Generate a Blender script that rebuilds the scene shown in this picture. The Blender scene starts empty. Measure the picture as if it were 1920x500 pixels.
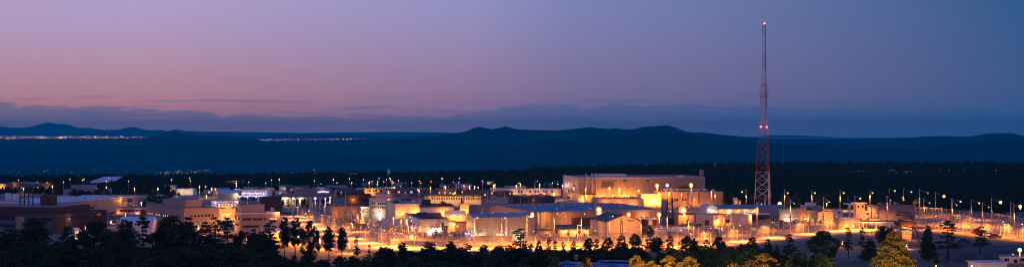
import bpy, math, random
import numpy as np
from math import radians as R, sin, cos, atan2, pi, sqrt

# ------------------------------------------------------------------ camera
sc = bpy.context.scene
C = sc.collection
F, CH, HZ = 2637.0, 35.0, 258.0          # focal length in photo pixels, camera height, horizon row
cam_d = bpy.data.cameras.new('camera'); cam = bpy.data.objects.new('camera', cam_d); C.objects.link(cam)
cam.location = (0, 0, CH); cam.rotation_euler = (R(90), 0, 0)
cam_d.sensor_width = 36; cam_d.lens = 36 * F / 1920; cam_d.shift_y = (HZ - 250) / 1920
cam_d.clip_start = 1; cam_d.clip_end = 200000
sc.camera = cam
sc.view_settings.view_transform = 'Standard'; sc.view_settings.look = 'None'
sc.view_settings.exposure = 0; sc.view_settings.gamma = 1
sc.cycles.max_bounces = 4; sc.cycles.diffuse_bounces = 2; sc.cycles.glossy_bounces = 2
sc.cycles.transparent_max_bounces = 24; sc.cycles.volume_bounces = 0
sc.cycles.sample_clamp_indirect = 2.0; sc.cycles.use_light_tree = True
sc.cycles.filter_width = 1.1; sc.cycles.caustics_reflective = False; sc.cycles.caustics_refractive = False

def lin(c):
    return tuple((x/255/12.92 if x <= 10.3 else ((x/255+.055)/1.055)**2.4) for x in c)
def rgba(c): return (*lin(c), 1)

# ------------------------------------------------------------------ sky (twilight, looking east after sunset)
w = bpy.data.worlds.new("World"); sc.world = w; w.use_nodes = True
nt = w.node_tree; N = nt.nodes; Lk = nt.links; N.clear()
def nd(t, **k):
    n = N.new(t)
    for a, b in k.items(): setattr(n, a, b)
    return n
def mth(op, a, b=None, c=None, clamp=False):
    n = nd('ShaderNodeMath', operation=op); n.use_clamp = clamp
    for i, v in enumerate((a, b, c)):
        if v is None: continue
        if isinstance(v, (int, float)): n.inputs[i].default_value = v
        else: Lk.new(v, n.inputs[i])
    return n.outputs[0]
def ramp(fac, stops, interp='B_SPLINE'):
    n = nd('ShaderNodeValToRGB'); cr = n.color_ramp; cr.interpolation = interp
    while len(cr.elements) < len(stops): cr.elements.new(0.5)
    for e, (p, c) in zip(cr.elements, stops): e.position = p; e.color = c
    Lk.new(fac, n.inputs[0]); return n.outputs[0]
def mixc(f, a, b):
    n = nd('ShaderNodeMix', data_type='RGBA')
    for i, v in ((0, f), (6, a), (7, b)):
        if isinstance(v, (int, float)): n.inputs[i].default_value = v
        elif isinstance(v, tuple): n.inputs[i].default_value = v
        else: Lk.new(v, n.inputs[i])
    return n.outputs[2]
tc = nd('ShaderNodeTexCoord'); sx = nd('ShaderNodeSeparateXYZ'); Lk.new(tc.outputs['Generated'], sx.inputs[0])
el = mth('MULTIPLY', mth('ARCSINE', sx.outputs[2]), 180/pi)          # elevation, degrees
az = mth('MULTIPLY', mth('ARCTAN2', sx.outputs[0], sx.outputs[1]), 180/pi)  # 0 = view direction, + to the right
ef = mth('DIVIDE', mth('MAXIMUM', el, 0.0), 60.0, clamp=True)
ef = mth('POWER', ef, 0.5)
def ep(e): return (e/60)**0.5
left = ramp(ef, [(ep(0), rgba((226,160,160))), (ep(1.3), rgba((224,152,152))), (ep(2.4), rgba((208,156,168))),
                 (ep(3.8), rgba((196,163,194))), (ep(5.8), rgba((188,170,216))), (ep(14), rgba((92,104,168))), (1.0, rgba((50,94,176)))], 'LINEAR')
mid = ramp(ef, [(ep(0), rgba((170,140,176))), (ep(1.3), rgba((162,134,171))), (ep(2.6), rgba((157,135,174))),
                 (ep(5.8), rgba((143,148,201))), (ep(14), rgba((78,98,164))), (1.0, rgba((50,94,176)))], 'LINEAR')
right = ramp(ef, [(ep(0), rgba((84,112,152))), (ep(1.4), rgba((71,100,147))), (ep(2.8), rgba((61,94,143))),
                 (ep(5.8), rgba((43,88,138))), (ep(14), rgba((46,80,140))), (1.0, rgba((48,92,174)))], 'LINEAR')
azf = mth('MULTIPLY_ADD', az, 1/42.0, 0.5, clamp=True)     # 0 at the left edge of the picture, 1 at the right
fl = nd('ShaderNodeMapRange'); fl.inputs[1].default_value = 0.15; fl.inputs[2].default_value = 0.56; Lk.new(azf, fl.inputs[0])
fr = nd('ShaderNodeMapRange'); fr.inputs[1].default_value = 0.46; fr.inputs[2].default_value = 1.0; Lk.new(azf, fr.inputs[0])
sky = mixc(fr.outputs[0], mixc(fl.outputs[0], left, mid), right)
# cloud bank above the horizon and a few thin streaks
cmb = nd('ShaderNodeCombineXYZ'); Lk.new(mth('MULTIPLY', az, 0.5), cmb.inputs[0]); Lk.new(mth('MULTIPLY_ADD', el, 2.6, 4.7), cmb.inputs[1])
n1 = nd('ShaderNodeTexNoise'); n1.inputs['Scale'].default_value = 1.0; n1.inputs['Detail'].default_value = 6; n1.inputs['Roughness'].default_value = .6; Lk.new(cmb.outputs[0], n1.inputs['Vector'])
n2 = nd('ShaderNodeTexNoise'); n2.inputs['Scale'].default_value = 1.0; n2.inputs['Detail'].default_value = 5
cm2 = nd('ShaderNodeCombineXYZ'); Lk.new(mth('MULTIPLY', az, 0.26), cm2.inputs[0]); Lk.new(mth('MULTIPLY_ADD', el, 5.5, 3.3), cm2.inputs[1]); Lk.new(cm2.outputs[0], n2.inputs['Vector'])
g = lambda e: (e/3, e/3, e/3, 1)
top = ramp(azf, [(0.0, g(1.15)), (0.13, g(1.28)), (0.17, g(1.0)), (0.30, g(.9)), (0.42, g(.82)), (0.47, g(1.2)), (0.58, g(1.42)), (0.68, g(1.38)), (0.8, g(1.12)), (1.0, g(1.15))], 'B_SPLINE')
tope = mth('MULTIPLY_ADD', mth('SUBTRACT', n1.outputs[0], .5), 1.25, mth('MULTIPLY', top, 3.0))
bank = mth('MULTIPLY', mth('SUBTRACT', tope, el), 14.0, clamp=True)
bank = mth('MULTIPLY', bank, mth('MULTIPLY_ADD', n2.outputs[0], .7, .5, clamp=True))
st = mth('MULTIPLY', mth('SUBTRACT', n2.outputs[0], .53), 9.0, clamp=True)
win = mth('MULTIPLY', mth('SUBTRACT', 1.72, el), 4.0, clamp=True)
high = mth('MULTIPLY', mth('SUBTRACT', 1.0, mth('ABSOLUTE', mth('SUBTRACT', el, 4.78)) , clamp=True), 1.0)
high = mth('POWER', high, 6.0)
high = mth('MULTIPLY', high, mth('SUBTRACT', 1.0, mth('MULTIPLY', mth('ABSOLUTE', mth('SUBTRACT', az, 12.6)), .24), clamp=True))
high = mth('MULTIPLY', high, mth('MULTIPLY_ADD', n1.outputs[0], 2.2, -.5, clamp=True))
cl = mth('MAXIMUM', bank, mth('MULTIPLY', mth('MULTIPLY', st, win), .8))
cl = mth('MAXIMUM', cl, mth('MULTIPLY', high, .6))
ccol = ramp(azf, [(0, rgba((122,123,148))), (.35, rgba((145,133,172))), (.55, rgba((108,118,163))), (.8, rgba((88,114,160))), (1, rgba((74,110,156)))], 'LINEAR')
sky = mixc(mth('MULTIPLY', cl, .92), sky, ccol)
# low mist right on the horizon
hz = mth('SUBTRACT', 1.0, mth('MULTIPLY', el, 1.6), clamp=True)
sky = mixc(mth('MULTIPLY', hz, .5), sky, ramp(azf, [(0, rgba((158,138,176))), (.5, rgba((142,136,186))), (1, rgba((92,120,168)))], 'LINEAR'))
# afterglow round the whole western horizon, behind the camera
west = mth('MULTIPLY', mth('SUBTRACT', mth('ABSOLUTE', az), 75.0), 1/80.0, clamp=True)
wl = mth('POWER', mth('SUBTRACT', 1.0, mth('DIVIDE', mth('MAXIMUM', el, 0.0), 55.0, clamp=True)), 2.0)
sky = mixc(mth('MULTIPLY', mth('MULTIPLY', west, wl), .9), sky, rgba((190,140,165)))
nsk = nd('ShaderNodeTexSky', sky_type='NISHITA'); nsk.sun_disc = False; nsk.sun_elevation = R(-4); nsk.sun_rotation = R(180); nsk.altitude = 2200
b1 = nd('ShaderNodeBackground'); Lk.new(sky, b1.inputs[0]); b1.inputs[1].default_value = 1.0
b2 = nd('ShaderNodeBackground'); Lk.new(nsk.outputs[0], b2.inputs[0]); b2.inputs[1].default_value = 0.05
ad = nd('ShaderNodeAddShader'); Lk.new(b1.outputs[0], ad.inputs[0]); Lk.new(b2.outputs[0], ad.inputs[1])
wo = nd('ShaderNodeOutputWorld'); Lk.new(ad.outputs[0], wo.inputs[0])

HAZE_D = 4.9e-5
HAZE_C = (0.0, 0.70, 1.0)
LP = 1.0                                   # one scale for all lamps
SOD = (1.0, 0.30, 0.035); HAL = (0.80, 0.62, 1.0); WRM = (1.0, 0.72, 0.38)
# ------------------------------------------------------------------ helpers
rnd = random.Random(7)
def P(px, py, z=0.0):                      # ground point seen at a photo pixel
    Y = (CH - z) * F / (py - HZ); return ((px-960)/F*Y, Y)
def XY(px, Y): return ((px-960)/F*Y, Y)
def Z(py, Y): return CH - (py-HZ)/F*Y

def tag(o, label=None, cat=None, group=None, kind=None):
    if label: o['label'] = label
    if cat: o['category'] = cat
    if group: o['group'] = group
    if kind: o['kind'] = kind
    return o
def thing(name, label, cat, loc=(0,0,0), rz=0, group=None):
    o = bpy.data.objects.new(name, None); C.objects.link(o); o.location = loc; o.rotation_euler = (0,0,rz)
    o.empty_display_size = .5
    return tag(o, label, cat, group)

class MB:
    def __init__(s): s.v = []; s.f = []; s.m = []; s.cur = 0
    def add(s, vs, fs):
        b = len(s.v); s.v += [tuple(p) for p in vs]; s.f += [tuple(b+i for i in f) for f in fs]; s.m += [s.cur]*len(fs); return s
    def box(s, x0, x1, y0, y1, z0, z1):
        return s.add([(x0,y0,z0),(x1,y0,z0),(x1,y1,z0),(x0,y1,z0),(x0,y0,z1),(x1,y0,z1),(x1,y1,z1),(x0,y1,z1)],
              [(0,3,2,1),(4,5,6,7),(0,1,5,4),(1,2,6,5),(2,3,7,6),(3,0,4,7)])
    def tube(s, p, q, r0, r1=None, n=6, cap=True):
        r1 = r0 if r1 is None else r1
        p = np.array(p, float); q = np.array(q, float); d = q-p; d /= (np.linalg.norm(d)+1e-9)
        a = np.cross(d, (0,0,1) if abs(d[2]) < .9 else (1,0,0)); a /= np.linalg.norm(a); b = np.cross(d, a)
        vs = [p+r0*(a*cos(2*pi*i/n)+b*sin(2*pi*i/n)) for i in range(n)] + [q+r1*(a*cos(2*pi*i/n)+b*sin(2*pi*i/n)) for i in range(n)]
        fs = [(i, i+n, (i+1)%n+n, (i+1)%n) for i in range(n)]
        if cap: fs += [tuple(range(n)), tuple(range(2*n-1, n-1, -1))]
        return s.add(vs, fs)
    def path(s, pts, r, n=6):
        for a, b in zip(pts, pts[1:]): s.tube(a, b, r, r, n)
        return s
    def lathe(s, c, prof, n=20):
        vs = []; 
        for (r, z) in prof: vs += [(c[0]+r*cos(2*pi*i/n), c[1]+r*sin(2*pi*i/n), c[2]+z) for i in range(n)]
        fs = []
        for k in range(len(prof)-1): fs += [(k*n+i, k*n+(i+1)%n, (k+1)*n+(i+1)%n, (k+1)*n+i) for i in range(n)]
        fs += [tuple(range(n-1,-1,-1)), tuple((len(prof)-1)*n+i for i in range(n))]
        return s.add(vs, fs)
    def ball(s, c, r, n=8, m=5):
        prof = [(max(r*sin(pi*k/m), .02*r), -r*cos(pi*k/m)) for k in range(m+1)]
        return s.lathe(c, prof, n)
    def mesh(s, name, mats, smooth=False):
        me = bpy.data.meshes.new(name); me.from_pydata(s.v, [], s.f)
        for m in (mats if isinstance(mats, (list, tuple)) else [mats]): me.materials.append(m)
        if any(s.m): me.polygons.foreach_set('material_index', s.m)
        if smooth: me.polygons.foreach_set('use_smooth', [True]*len(s.f))
        me.update(); return me
    def build(s, name, mats, parent=None, smooth=False):
        o = bpy.data.objects.new(name, s.mesh(name, mats, smooth)); C.objects.link(o)
        if parent: o.parent = parent
        return o
def put(name, me, parent=None, loc=(0,0,0), rz=0, scale=None):
    o = bpy.data.objects.new(name, me); C.objects.link(o); o.location = loc; o.rotation_euler = (0,0,rz)
    if scale is not None: o.scale = scale if isinstance(scale, tuple) else (scale,)*3
    if parent: o.parent = parent
    return o
def copy_tree(o):
    c = o.copy(); C.objects.link(c)
    for ch in o.children:
        k = ch.copy(); C.objects.link(k); k.parent = c
        for g2 in ch.children:
            l = g2.copy(); C.objects.link(l); l.parent = k
    return c

# ------------------------------------------------------------------ materials
MATS = {}
def mat(name, col, rough=.7, var=.25, scale=.5, metal=0.0, bump=.0, streak=False, col2=None):
    if name in MATS: return MATS[name]
    m = bpy.data.materials.new(name); m.use_nodes = True; t = m.node_tree; b = t.nodes['Principled BSDF']
    b.inputs['Roughness'].default_value = rough; b.inputs['Metallic'].default_value = metal
    b.inputs['Specular IOR Level'].default_value = .35
    co = t.nodes.new('ShaderNodeTexCoord'); mp = t.nodes.new('ShaderNodeMapping')
    t.links.new(co.outputs['Object'], mp.inputs[0])
    if streak: mp.inputs['Scale'].default_value = (1, 1, .12)
    nz = t.nodes.new('ShaderNodeTexNoise'); nz.inputs['Scale'].default_value = scale; nz.inputs['Detail'].default_value = 6; nz.inputs['Roughness'].default_value = .65
    t.links.new(mp.outputs[0], nz.inputs['Vector'])
    cr = t.nodes.new('ShaderNodeValToRGB'); e = cr.color_ramp.elements
    e[0].position = .32; e[1].position = .68
    c2 = col2 or tuple(min(1, c*(1+var)) for c in col)
    e[0].color = (*[c*(1-var) for c in col], 1); e[1].color = (*c2, 1)
    t.links.new(nz.outputs[0], cr.inputs[0]); t.links.new(cr.outputs[0], b.inputs['Base Color'])
    if bump:
        bp = t.nodes.new('ShaderNodeBump'); bp.inputs['Strength'].default_value = bump; bp.inputs['Distance'].default_value = .1
        t.links.new(nz.outputs[0], bp.inputs['Height']); t.links.new(bp.outputs[0], b.inputs['Normal'])
    MATS[name] = m; return m
def ribbed(name, col, pitch=.9, rough=.5, metal=0.0):           # corrugated sheet: fine relief only
    m = mat(name, col, rough, .14, .25, metal, 0, True); t = m.node_tree; b = t.nodes['Principled BSDF']
    if 'done' in m: return m
    m['done'] = 1
    wv = t.nodes.new('ShaderNodeTexWave'); wv.inputs['Scale'].default_value = 1/pitch; wv.bands_direction = 'X'
    co = t.nodes.new('ShaderNodeTexCoord'); t.links.new(co.outputs['Object'], wv.inputs['Vector'])
    bp = t.nodes.new('ShaderNodeBump'); bp.inputs['Strength'].default_value = .35; bp.inputs['Distance'].default_value = .06
    t.links.new(wv.outputs['Fac'], bp.inputs['Height']); t.links.new(bp.outputs[0], b.inputs['Normal'])
    return m
def glow(name, col, s, vary=False):
    if name in MATS: return MATS[name]
    m = bpy.data.materials.new(name); m.use_nodes = True; t = m.node_tree; t.nodes.clear()
    e = t.nodes.new('ShaderNodeEmission'); e.inputs[0].default_value = (*col, 1); e.inputs[1].default_value = s
    o = t.nodes.new('ShaderNodeOutputMaterial'); t.links.new(e.outputs[0], o.inputs[0])
    if vary:
        co = t.nodes.new('ShaderNodeTexCoord'); nz = t.nodes.new('ShaderNodeTexNoise'); nz.inputs['Scale'].default_value = 1.3
        t.links.new(co.outputs['Object'], nz.inputs['Vector'])
        ml = t.nodes.new('ShaderNodeMath'); ml.operation = 'MULTIPLY_ADD'; ml.inputs[1].default_value = s*2.2; ml.inputs[2].default_value = -s*.35
        t.links.new(nz.outputs[0], ml.inputs[0]); t.links.new(ml.outputs[0], e.inputs[1])
    m.cycles.emission_sampling = 'NONE'
    MATS[name] = m; return m
def foliage(name, c0, c1, back=.25):
    m = bpy.data.materials.new(name); m.use_nodes = True; t = m.node_tree; t.nodes.clear()
    o = t.nodes.new('ShaderNodeOutputMaterial')
    ge = t.nodes.new('ShaderNodeNewGeometry'); oi = t.nodes.new('ShaderNodeObjectInfo')
    co = t.nodes.new('ShaderNodeTexCoord'); nz = t.nodes.new('ShaderNodeTexNoise'); nz.inputs['Scale'].default_value = .9; nz.inputs['Detail'].default_value = 3
    t.links.new(co.outputs['Object'], nz.inputs['Vector'])
    ad = t.nodes.new('ShaderNodeMath'); ad.operation = 'MULTIPLY_ADD'; ad.inputs[1].default_value = .45
    t.links.new(ge.outputs['Random Per Island'], ad.inputs[0])
    a2 = t.nodes.new('ShaderNodeMath'); a2.operation = 'MULTIPLY_ADD'; a2.inputs[1].default_value = .3
    t.links.new(oi.outputs['Random'], a2.inputs[0]); t.links.new(nz.outputs[0], a2.inputs[2]); 
    a3 = t.nodes.new('ShaderNodeMath'); a3.operation = 'SUBTRACT'; a3.inputs[1].default_value = .35; t.links.new(a2.outputs[0], a3.inputs[0])
    t.links.new(a3.outputs[0], ad.inputs[2])
    cr = t.nodes.new('ShaderNodeValToRGB'); cr.color_ramp.elements[0].color = (*c0, 1); cr.color_ramp.elements[1].color = (*c1, 1)
    t.links.new(ad.outputs[0], cr.inputs[0])
    d = t.nodes.new('ShaderNodeBsdfDiffuse'); tr = t.nodes.new('ShaderNodeBsdfTranslucent'); mx = t.nodes.new('ShaderNodeMixShader'); mx.inputs[0].default_value = back
    t.links.new(cr.outputs[0], d.inputs[0]); t.links.new(cr.outputs[0], tr.inputs[0])
    t.links.new(d.outputs[0], mx.inputs[1]); t.links.new(tr.outputs[0], mx.inputs[2]); t.links.new(mx.outputs[0], o.inputs[0])
    return m
def netting(name, col, cover):                                   # woven wire: part covered, part open
    m = bpy.data.materials.new(name); m.use_nodes = True; t = m.node_tree; b = t.nodes['Principled BSDF']
    b.inputs['Base Color'].default_value = (*col, 1); b.inputs['Roughness'].default_value = .5
    tr = t.nodes.new('ShaderNodeBsdfTransparent'); mx = t.nodes.new('ShaderNodeMixShader')
    co = t.nodes.new('ShaderNodeTexCoord'); nz = t.nodes.new('ShaderNodeTexNoise'); nz.inputs['Scale'].default_value = 1.6; nz.inputs['Detail'].default_value = 4
    t.links.new(co.outputs['Object'], nz.inputs['Vector'])
    ml = t.nodes.new('ShaderNodeMath'); ml.operation = 'MULTIPLY_ADD'; ml.inputs[1].default_value = cover*.8; ml.inputs[2].default_value = cover*.6; ml.use_clamp = True
    t.links.new(nz.outputs[0], ml.inputs[0]); t.links.new(ml.outputs[0], mx.inputs[0])
    t.links.new(tr.outputs[0], mx.inputs[1]); t.links.new(b.outputs[0], mx.inputs[2])
    t.links.new(mx.outputs[0], t.nodes['Material Output'].inputs[0]); return m

M_cream = mat('cream_stucco', (.48,.40,.31), .8, .12, .3, streak=True)
M_beige = ribbed('beige_siding', (.40,.33,.26))
M_tan = mat('tan_stucco', (.34,.26,.20), .85, .15, .3, streak=True)
M_mauve = mat('pinkish_stucco', (.36,.27,.26), .85, .12, .3, streak=True)
M_grey = ribbed('grey_siding', (.30,.29,.30))
M_brown = mat('brown_brick', (.085,.052,.052), .85, .2, .5)
M_dgrey = mat('slate_stucco', (.10,.105,.13), .85, .15, .4, streak=True)
M_white = mat('white_paint', (.72,.70,.66), .55, .08, .5, streak=True)
M_pale = mat('pale_block', (.52,.46,.40), .8, .12, .4, streak=True)
M_froof = mat('membrane_roof', (.27,.28,.33), .8, .2, .12)
M_broof = ribbed('blue_metal_roof', (.21,.25,.32), .6, .4)
M_droof = mat('dark_roof', (.10,.10,.12), .85, .3, .15)
M_wroof = mat('white_roof', (.66,.67,.70), .55, .1, .2)
M_dark = mat('dark_metal', (.05,.05,.055), .6, .3, 1)
M_steel = mat('galvanised_steel', (.42,.42,.42), .45, .15, 1.5)
M_pole = mat('pole_paint', (.50,.46,.40), .55, .1, 1)
M_glass = mat('dark_glass', (.02,.022,.03), .12, .2, .3)
M_conc = mat('concrete', (.40,.38,.35), .85, .15, .4)
M_rust = mat('rust_red_steel', (.10,.038,.032), .7, .3, .8)
M_bark = mat('pine_bark', (.10,.062,.042), .9, .4, 2)
M_tarp = mat('white_fabric', (.72,.74,.80), .6, .05, .2)
M_pipe = mat('blue_lagging', (.10,.26,.70), .35, .2, .5, metal=.3)
M_red = mat('aviation_red', (.19,.05,.055), .5, .15, .6)
M_twhite = mat('aviation_white', (.42,.37,.38), .5, .15, .6)
M_gwin = glow('lit_window_warm', (1.0,.55,.20), 1.0, True)
M_gwin2 = glow('lit_window_white', (1.0,.80,.58), 1.1, True)
M_lsod = glow('sodium_lens', (1.0,.42,.10), 5.5)
M_lsodb = glow('sodium_flood', (1.0,.62,.22), 9)
M_lhal = glow('halide_lens', (.62,.34,1.0), 4.5)
M_lwh = glow('white_lens', (1.0,.72,.60), 4)
M_halo = glow('halo_ball', (1.0,.30,.03), 1.3)  # orange glare halo as a glowing surface, not a lamp part
M_lred = glow('red_beacon', (1.0,.05,.06), 16)
M_lpk = glow('pink_lens', (1.0,.28,.30), 12)
M_mesh = netting('chain_link', (.50,.46,.42), .15)
LENS = {'sod': (M_lsod, SOD), 'flood': (M_lsodb, SOD), 'hal': (M_lhal, HAL), 'wh': (M_lwh, WRM), 'pink': (M_lpk, (1,.4,.35))}

def light(loc, power, col, parent=None, r=.25, spot=None, aim=None):
    d = bpy.data.lights.new('lamp_light', 'SPOT' if spot else 'POINT'); d.energy = power*LP*(1.12 if col is SOD else 1.0); d.color = col; d.shadow_soft_size = r
    if spot: d.spot_size = R(spot); d.spot_blend = .6
    o = bpy.data.objects.new('lamp_light', d); C.objects.link(o); o.location = loc
    if parent: o.parent = parent
    return o

# ------------------------------------------------------------------ ground
def rim(px):                                # where the plateau ends, metres out, by bearing
    return float(np.interp(px, [-400, 0, 500, 900, 1100, 1400, 2400], [1130, 1150, 1230, 1330, 1450, 1700, 1750]))
M_dirt = mat('dry_earth', (.16,.11,.085), .95, .4, .035, bump=.2, col2=(.25,.18,.14))
M_asph = mat('asphalt', (.060,.055,.056), .9, .25, .06, col2=(.095,.085,.085))
M_yard = mat('yard_paving', (.20,.165,.13), .9, .3, .05)
M_road = mat('gravel_road', (.55,.45,.32), .92, .12, .12)
M_hill = mat('hill_scrub', (.006,.026,.032), .95, .5, .0012, col2=(.018,.055,.06))
M_hill.node_tree.nodes['Principled BSDF'].inputs['Specular IOR Level'].default_value = 0
M_far = mat('far_range', (.012,.03,.035), .95, .3, .0002)
M_far.node_tree.nodes['Principled BSDF'].inputs['Specular IOR Level'].default_value = 0
mb = MB()
xs = np.linspace(-900, 900, 61); ys = np.concatenate([np.linspace(-300, 300, 25), np.linspace(330, 1100, 40)])
idx = {}
for j, y in enumerate(ys):
    for i, x in enumerate(xs):
        r = sqrt(x*x+y*y); z = 32.0*max(0, 1-r/170)**1.6
        idx[i, j] = len(mb.v); mb.v.append((x, y, z))
for j in range(len(ys)-1):
    for i in range(60): mb.f.append((idx[i,j], idx[i+1,j], idx[i+1,j+1], idx[i,j+1])); mb.m.append(0)
tag(mb.build('ground', M_dirt), kind='structure')
# plateau beyond, to its rim, then valley, mesa and far country, laid out as a fan of bearings
def fan(name, pxs, ds, zf, m):
    mb = MB(); nx = len(pxs)
    for k, d in enumerate(ds):
        for px in pxs:
            Y = d(px) if callable(d) else d
            mb.v.append(((px-960)/F*Y, Y, zf(px, Y, k)))
    for k in range(len(ds)-1):
        for i in range(nx-1): a = k*nx+i; mb.f.append((a, a+1, a+nx+1, a+nx)); mb.m.append(0)
    return tag(mb.build(name, m, smooth=True), kind='structure')
PX = list(np.arange(-900, 2830, 6.0))
fan('plateau', list(np.arange(-900, 2900, 60.0)), [1100, 1120, lambda p: rim(p)-60, rim, lambda p: rim(p)+150, lambda p: rim(p)+500],
    lambda p, Y, k: [0, 0, 0, -4, -45, -190][k] - (0.0 if k else .0), M_dirt)
rn = np.random.RandomState(4)
def noise1(n, s):
    x = np.linspace(0, n/s, n); k = rn.rand(int(n/s)+3); i = x.astype(int); t = x-i; t = t*t*(3-2*t); return k[i]*(1-t)+k[i+1]*t-.5
SKY = [(-900,250),(-500,262),(-200,258),(0,261),(200,260),(270,259),(292,255),(312,249),(324,246),(340,249),(362,254),(400,255),(440,257),(466,258),(484,263),(520,265),(560,263),(640,262),(700,260),
       (760,258),(820,254),(850,251),(866,249),(876,245),(886,240.5),(896,237.5),(904,238),(914,242),(924,241.5),(932,239),(940,241),(948,236.5),(956,240.5),(970,242),(1000,243.5),(1050,244),(1060,242.5),(1085,240),(1108,237.5),(1120,241),(1130,240),(1140,241.5),(1156,239),(1168,241.5),(1190,241.5),(1208,237.5),(1230,236.5),(1252,235),(1266,239),(1284,246),
       (1300,248),(1320,248),(1345,251),(1380,254),(1430,259),(1470,260),(1560,261),(1640,260),(1690,259),(1730,256),(1770,254),(1800,256),(1830,255),(1850,250),(1870,249),(1900,249),(1915,254),(1935,258),(2100,262),(2400,256),(2830,262)]
sk = np.interp(PX, [a for a, b in SKY], [b for a, b in SKY]) + noise1(len(PX), 2)*.9 + noise1(len(PX), 5)*.7 + noise1(len(PX), 11)*.6
crest = {p: s for p, s in zip(PX, sk)}
n2d = [noise1(len(PX), s) for s in (6, 10, 16, 22, 30, 14, 9, 12, 18, 26, 7, 5)]
RD = [1900, 2600, 3400, 4400, 5600, 7000, 8200, 9300, 10200, 11000, 11600, 12100]
def hillz(p, Y, k):
    zc = Z(crest[p], 12100.0); base = -235.0
    t = [0, .0, .02, .05, .09, .17, .30, .46, .62, .78, .91, 1.0][k]
    z = base + (zc-base)*t
    amp = [0, 14, 20, 26, 32, 40, 46, 46, 40, 30, 16, 0][k]
    return z + amp*n2d[k][PX.index(p)]*1.6
PXI = {p: i for i, p in enumerate(PX)}
class _L(list):
    def index(s, p): return PXI[p]
PX = _L(PX)
fan('mesa_hills', PX, RD, hillz, M_hill)
fan('mesa_back', PX[::4], [12100, 12800, 14500], lambda p, Y, k: (Z(crest[p], 12100.0)-1.5) if k == 0 else [0, -60, -260][k], M_hill)
NR = [(-900,330),(500,326),(700,316),(820,304),(900,291),(960,279),(1010,268),(1050,262),(1110,256),(1150,254),(1200,252),(1262,249),(1300,254),(1345,260),(1430,267),(1500,271),(1640,276),(1760,272),(1850,266),(1900,264),(1960,270),(2830,280)]
nr = np.interp(PX, [a for a, b in NR], [b for a, b in NR]) + noise1(len(PX), 3)*1.2 + noise1(len(PX), 8)*2.0
fan('near_slopes', PX, [4200, 5400, 6600, 7600, 8400, 8900], lambda p, Y, k: -255+(Z(nr[PXI[p]], 8400.)+255)*[0, .1, .3, .66, 1, .9][k] + [0, 14, 24, 24, 0, 0][k]*n2d[k][PXI[p]], M_hill)
# the plain beyond, carrying the towns
PLY = [14000, 15500, 16500, 18000, 20000, 23000, 30900]; PLZ = [-260, -30, 15, 38, 54, 72, 80]
def plz(p, Y):
    q = float(np.interp(p, [700, 900], [1, .3])); z = float(np.interp(Y, PLY, PLZ)); return z if z < 0 else z*q
fan('far_plain', list(np.arange(-900, 2900, 60.0)), PLY, lambda p, Y, k: plz(p, Y), M_far)
R1 = [(-900,240),(-400,246),(-60,240),(0,236),(20,240),(50,239),(70,234),(92,229),(104,232),(128,233),(148,240),(165,239),(196,243),(215,243),(232,240),(250,237),(265,242),(285,244),(304,243),(315,246),(332,242),(345,245),(380,247),(420,252),(600,262),(2830,262)]
r1 = np.interp(PX, [a for a, b in R1], [b for a, b in R1]) + noise1(len(PX), 2)*1.2
fan('far_mountains', PX, [24000, 26000, 27500], lambda p, Y, k: [20, Z(r1[PXI[p]], 26000.)*.62 + 40*n2d[5][PXI[p]], Z(r1[PXI[p]], 27500.)][k], M_far)
R2 = [(-900,250),(300,246),(360,246),(470,247),(560,249),(640,248),(760,247),(900,249),(1200,258),(1420,256),(1445,253),(1475,253),(1530,255),(1600,258),(1672,259),(1685,256),(1700,259),(1745,258),(1757,255),(1775,258),(1900,258),(2830,256)]
r2 = np.interp(PX, [a for a, b in R2], [b for a, b in R2]) + noise1(len(PX), 4)*.4
fan('far_plateau', PX, [28200, 29500, 30800], lambda p, Y, k: [30, 50+20*n2d[2][PXI[p]], Z(r2[PXI[p]], 30800.)][k], M_far)

# distant towns, thousands of lit windows and lamps nobody could count
def towns(name, label, items, mats):
    mb = MB()
    for (px, py, Y, s, mi) in items:
        x, _ = XY(px, Y); z = Z(py, Y); mb.cur = mi; mb.box(x-s*.8, x+s*.8, Y-s*.5, Y+s*.5, z-s*.35, z+s*.35)
    o = mb.build(name, mats); tag(o, label, 'city lights', None, 'stuff'); return o
PY_OF = [(HZ+(CH-plz(0, y))*F/y, y) for y in range(16000, 23500, 100)]
def townspot(e): y = float(np.interp(-e, [-q for q, w_ in PY_OF], [w_ for q, w_ in PY_OF])); return y
it = []
for i in range(560):
    p = rnd.uniform(-10, 232) if rnd.random() < .92 else rnd.uniform(232, 290); e = rnd.gauss(257.4, 1.2) if rnd.random() < .6 else rnd.uniform(254.2, 261.3)
    if rnd.random() < .45*abs(sin(p*.11))+.2*(sin(p*.37) > 0): continue
    Y = townspot(e); it.append((p, e-.15, Y-20, rnd.choice([1.2,1.6,2,2.6,4.2]), rnd.choice([0,0,0,1,1,2])))
towns('city_lights', 'broad glittering strip of town lights below the far left mountains', it, [glow('town_warm', (1,.5,.2), 11), glow('town_white', (1,.8,.65), 11), glow('town_pink', (1,.3,.25), 9)])
it = []
for i in range(120):
    p = rnd.uniform(474, 692); e = 262.6 - (p-474)/218*2.6 + rnd.gauss(0, .7) - (1.5 if 500 < p < 545 and rnd.random() < .4 else 0)
    e = min(e, 263); Y = townspot(e); it.append((p, e-.15, Y-20, rnd.choice([1.2,1.6,2,3.2]), rnd.choice([0,0,1,2,2])))
towns('town_lights', 'thin broken line of town lights left of the mesa', it, [MATS['town_warm'], MATS['town_white'], MATS['town_pink']])
it = []
for i in range(60):
    p = rnd.choice([rnd.uniform(285, 400), rnd.uniform(0, 640)]); it.append((p, rnd.uniform(318, 326), 2600, rnd.uniform(.5, 1.2), rnd.choice([0, 1, 1])))
towns('valley_lights', 'scattered faint bluish specks of light low in the dark valley', it, [glow('speck_warm', (1,.7,.45), .8), glow('speck_cool', (.5,.7,1.0), .5)])

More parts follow.
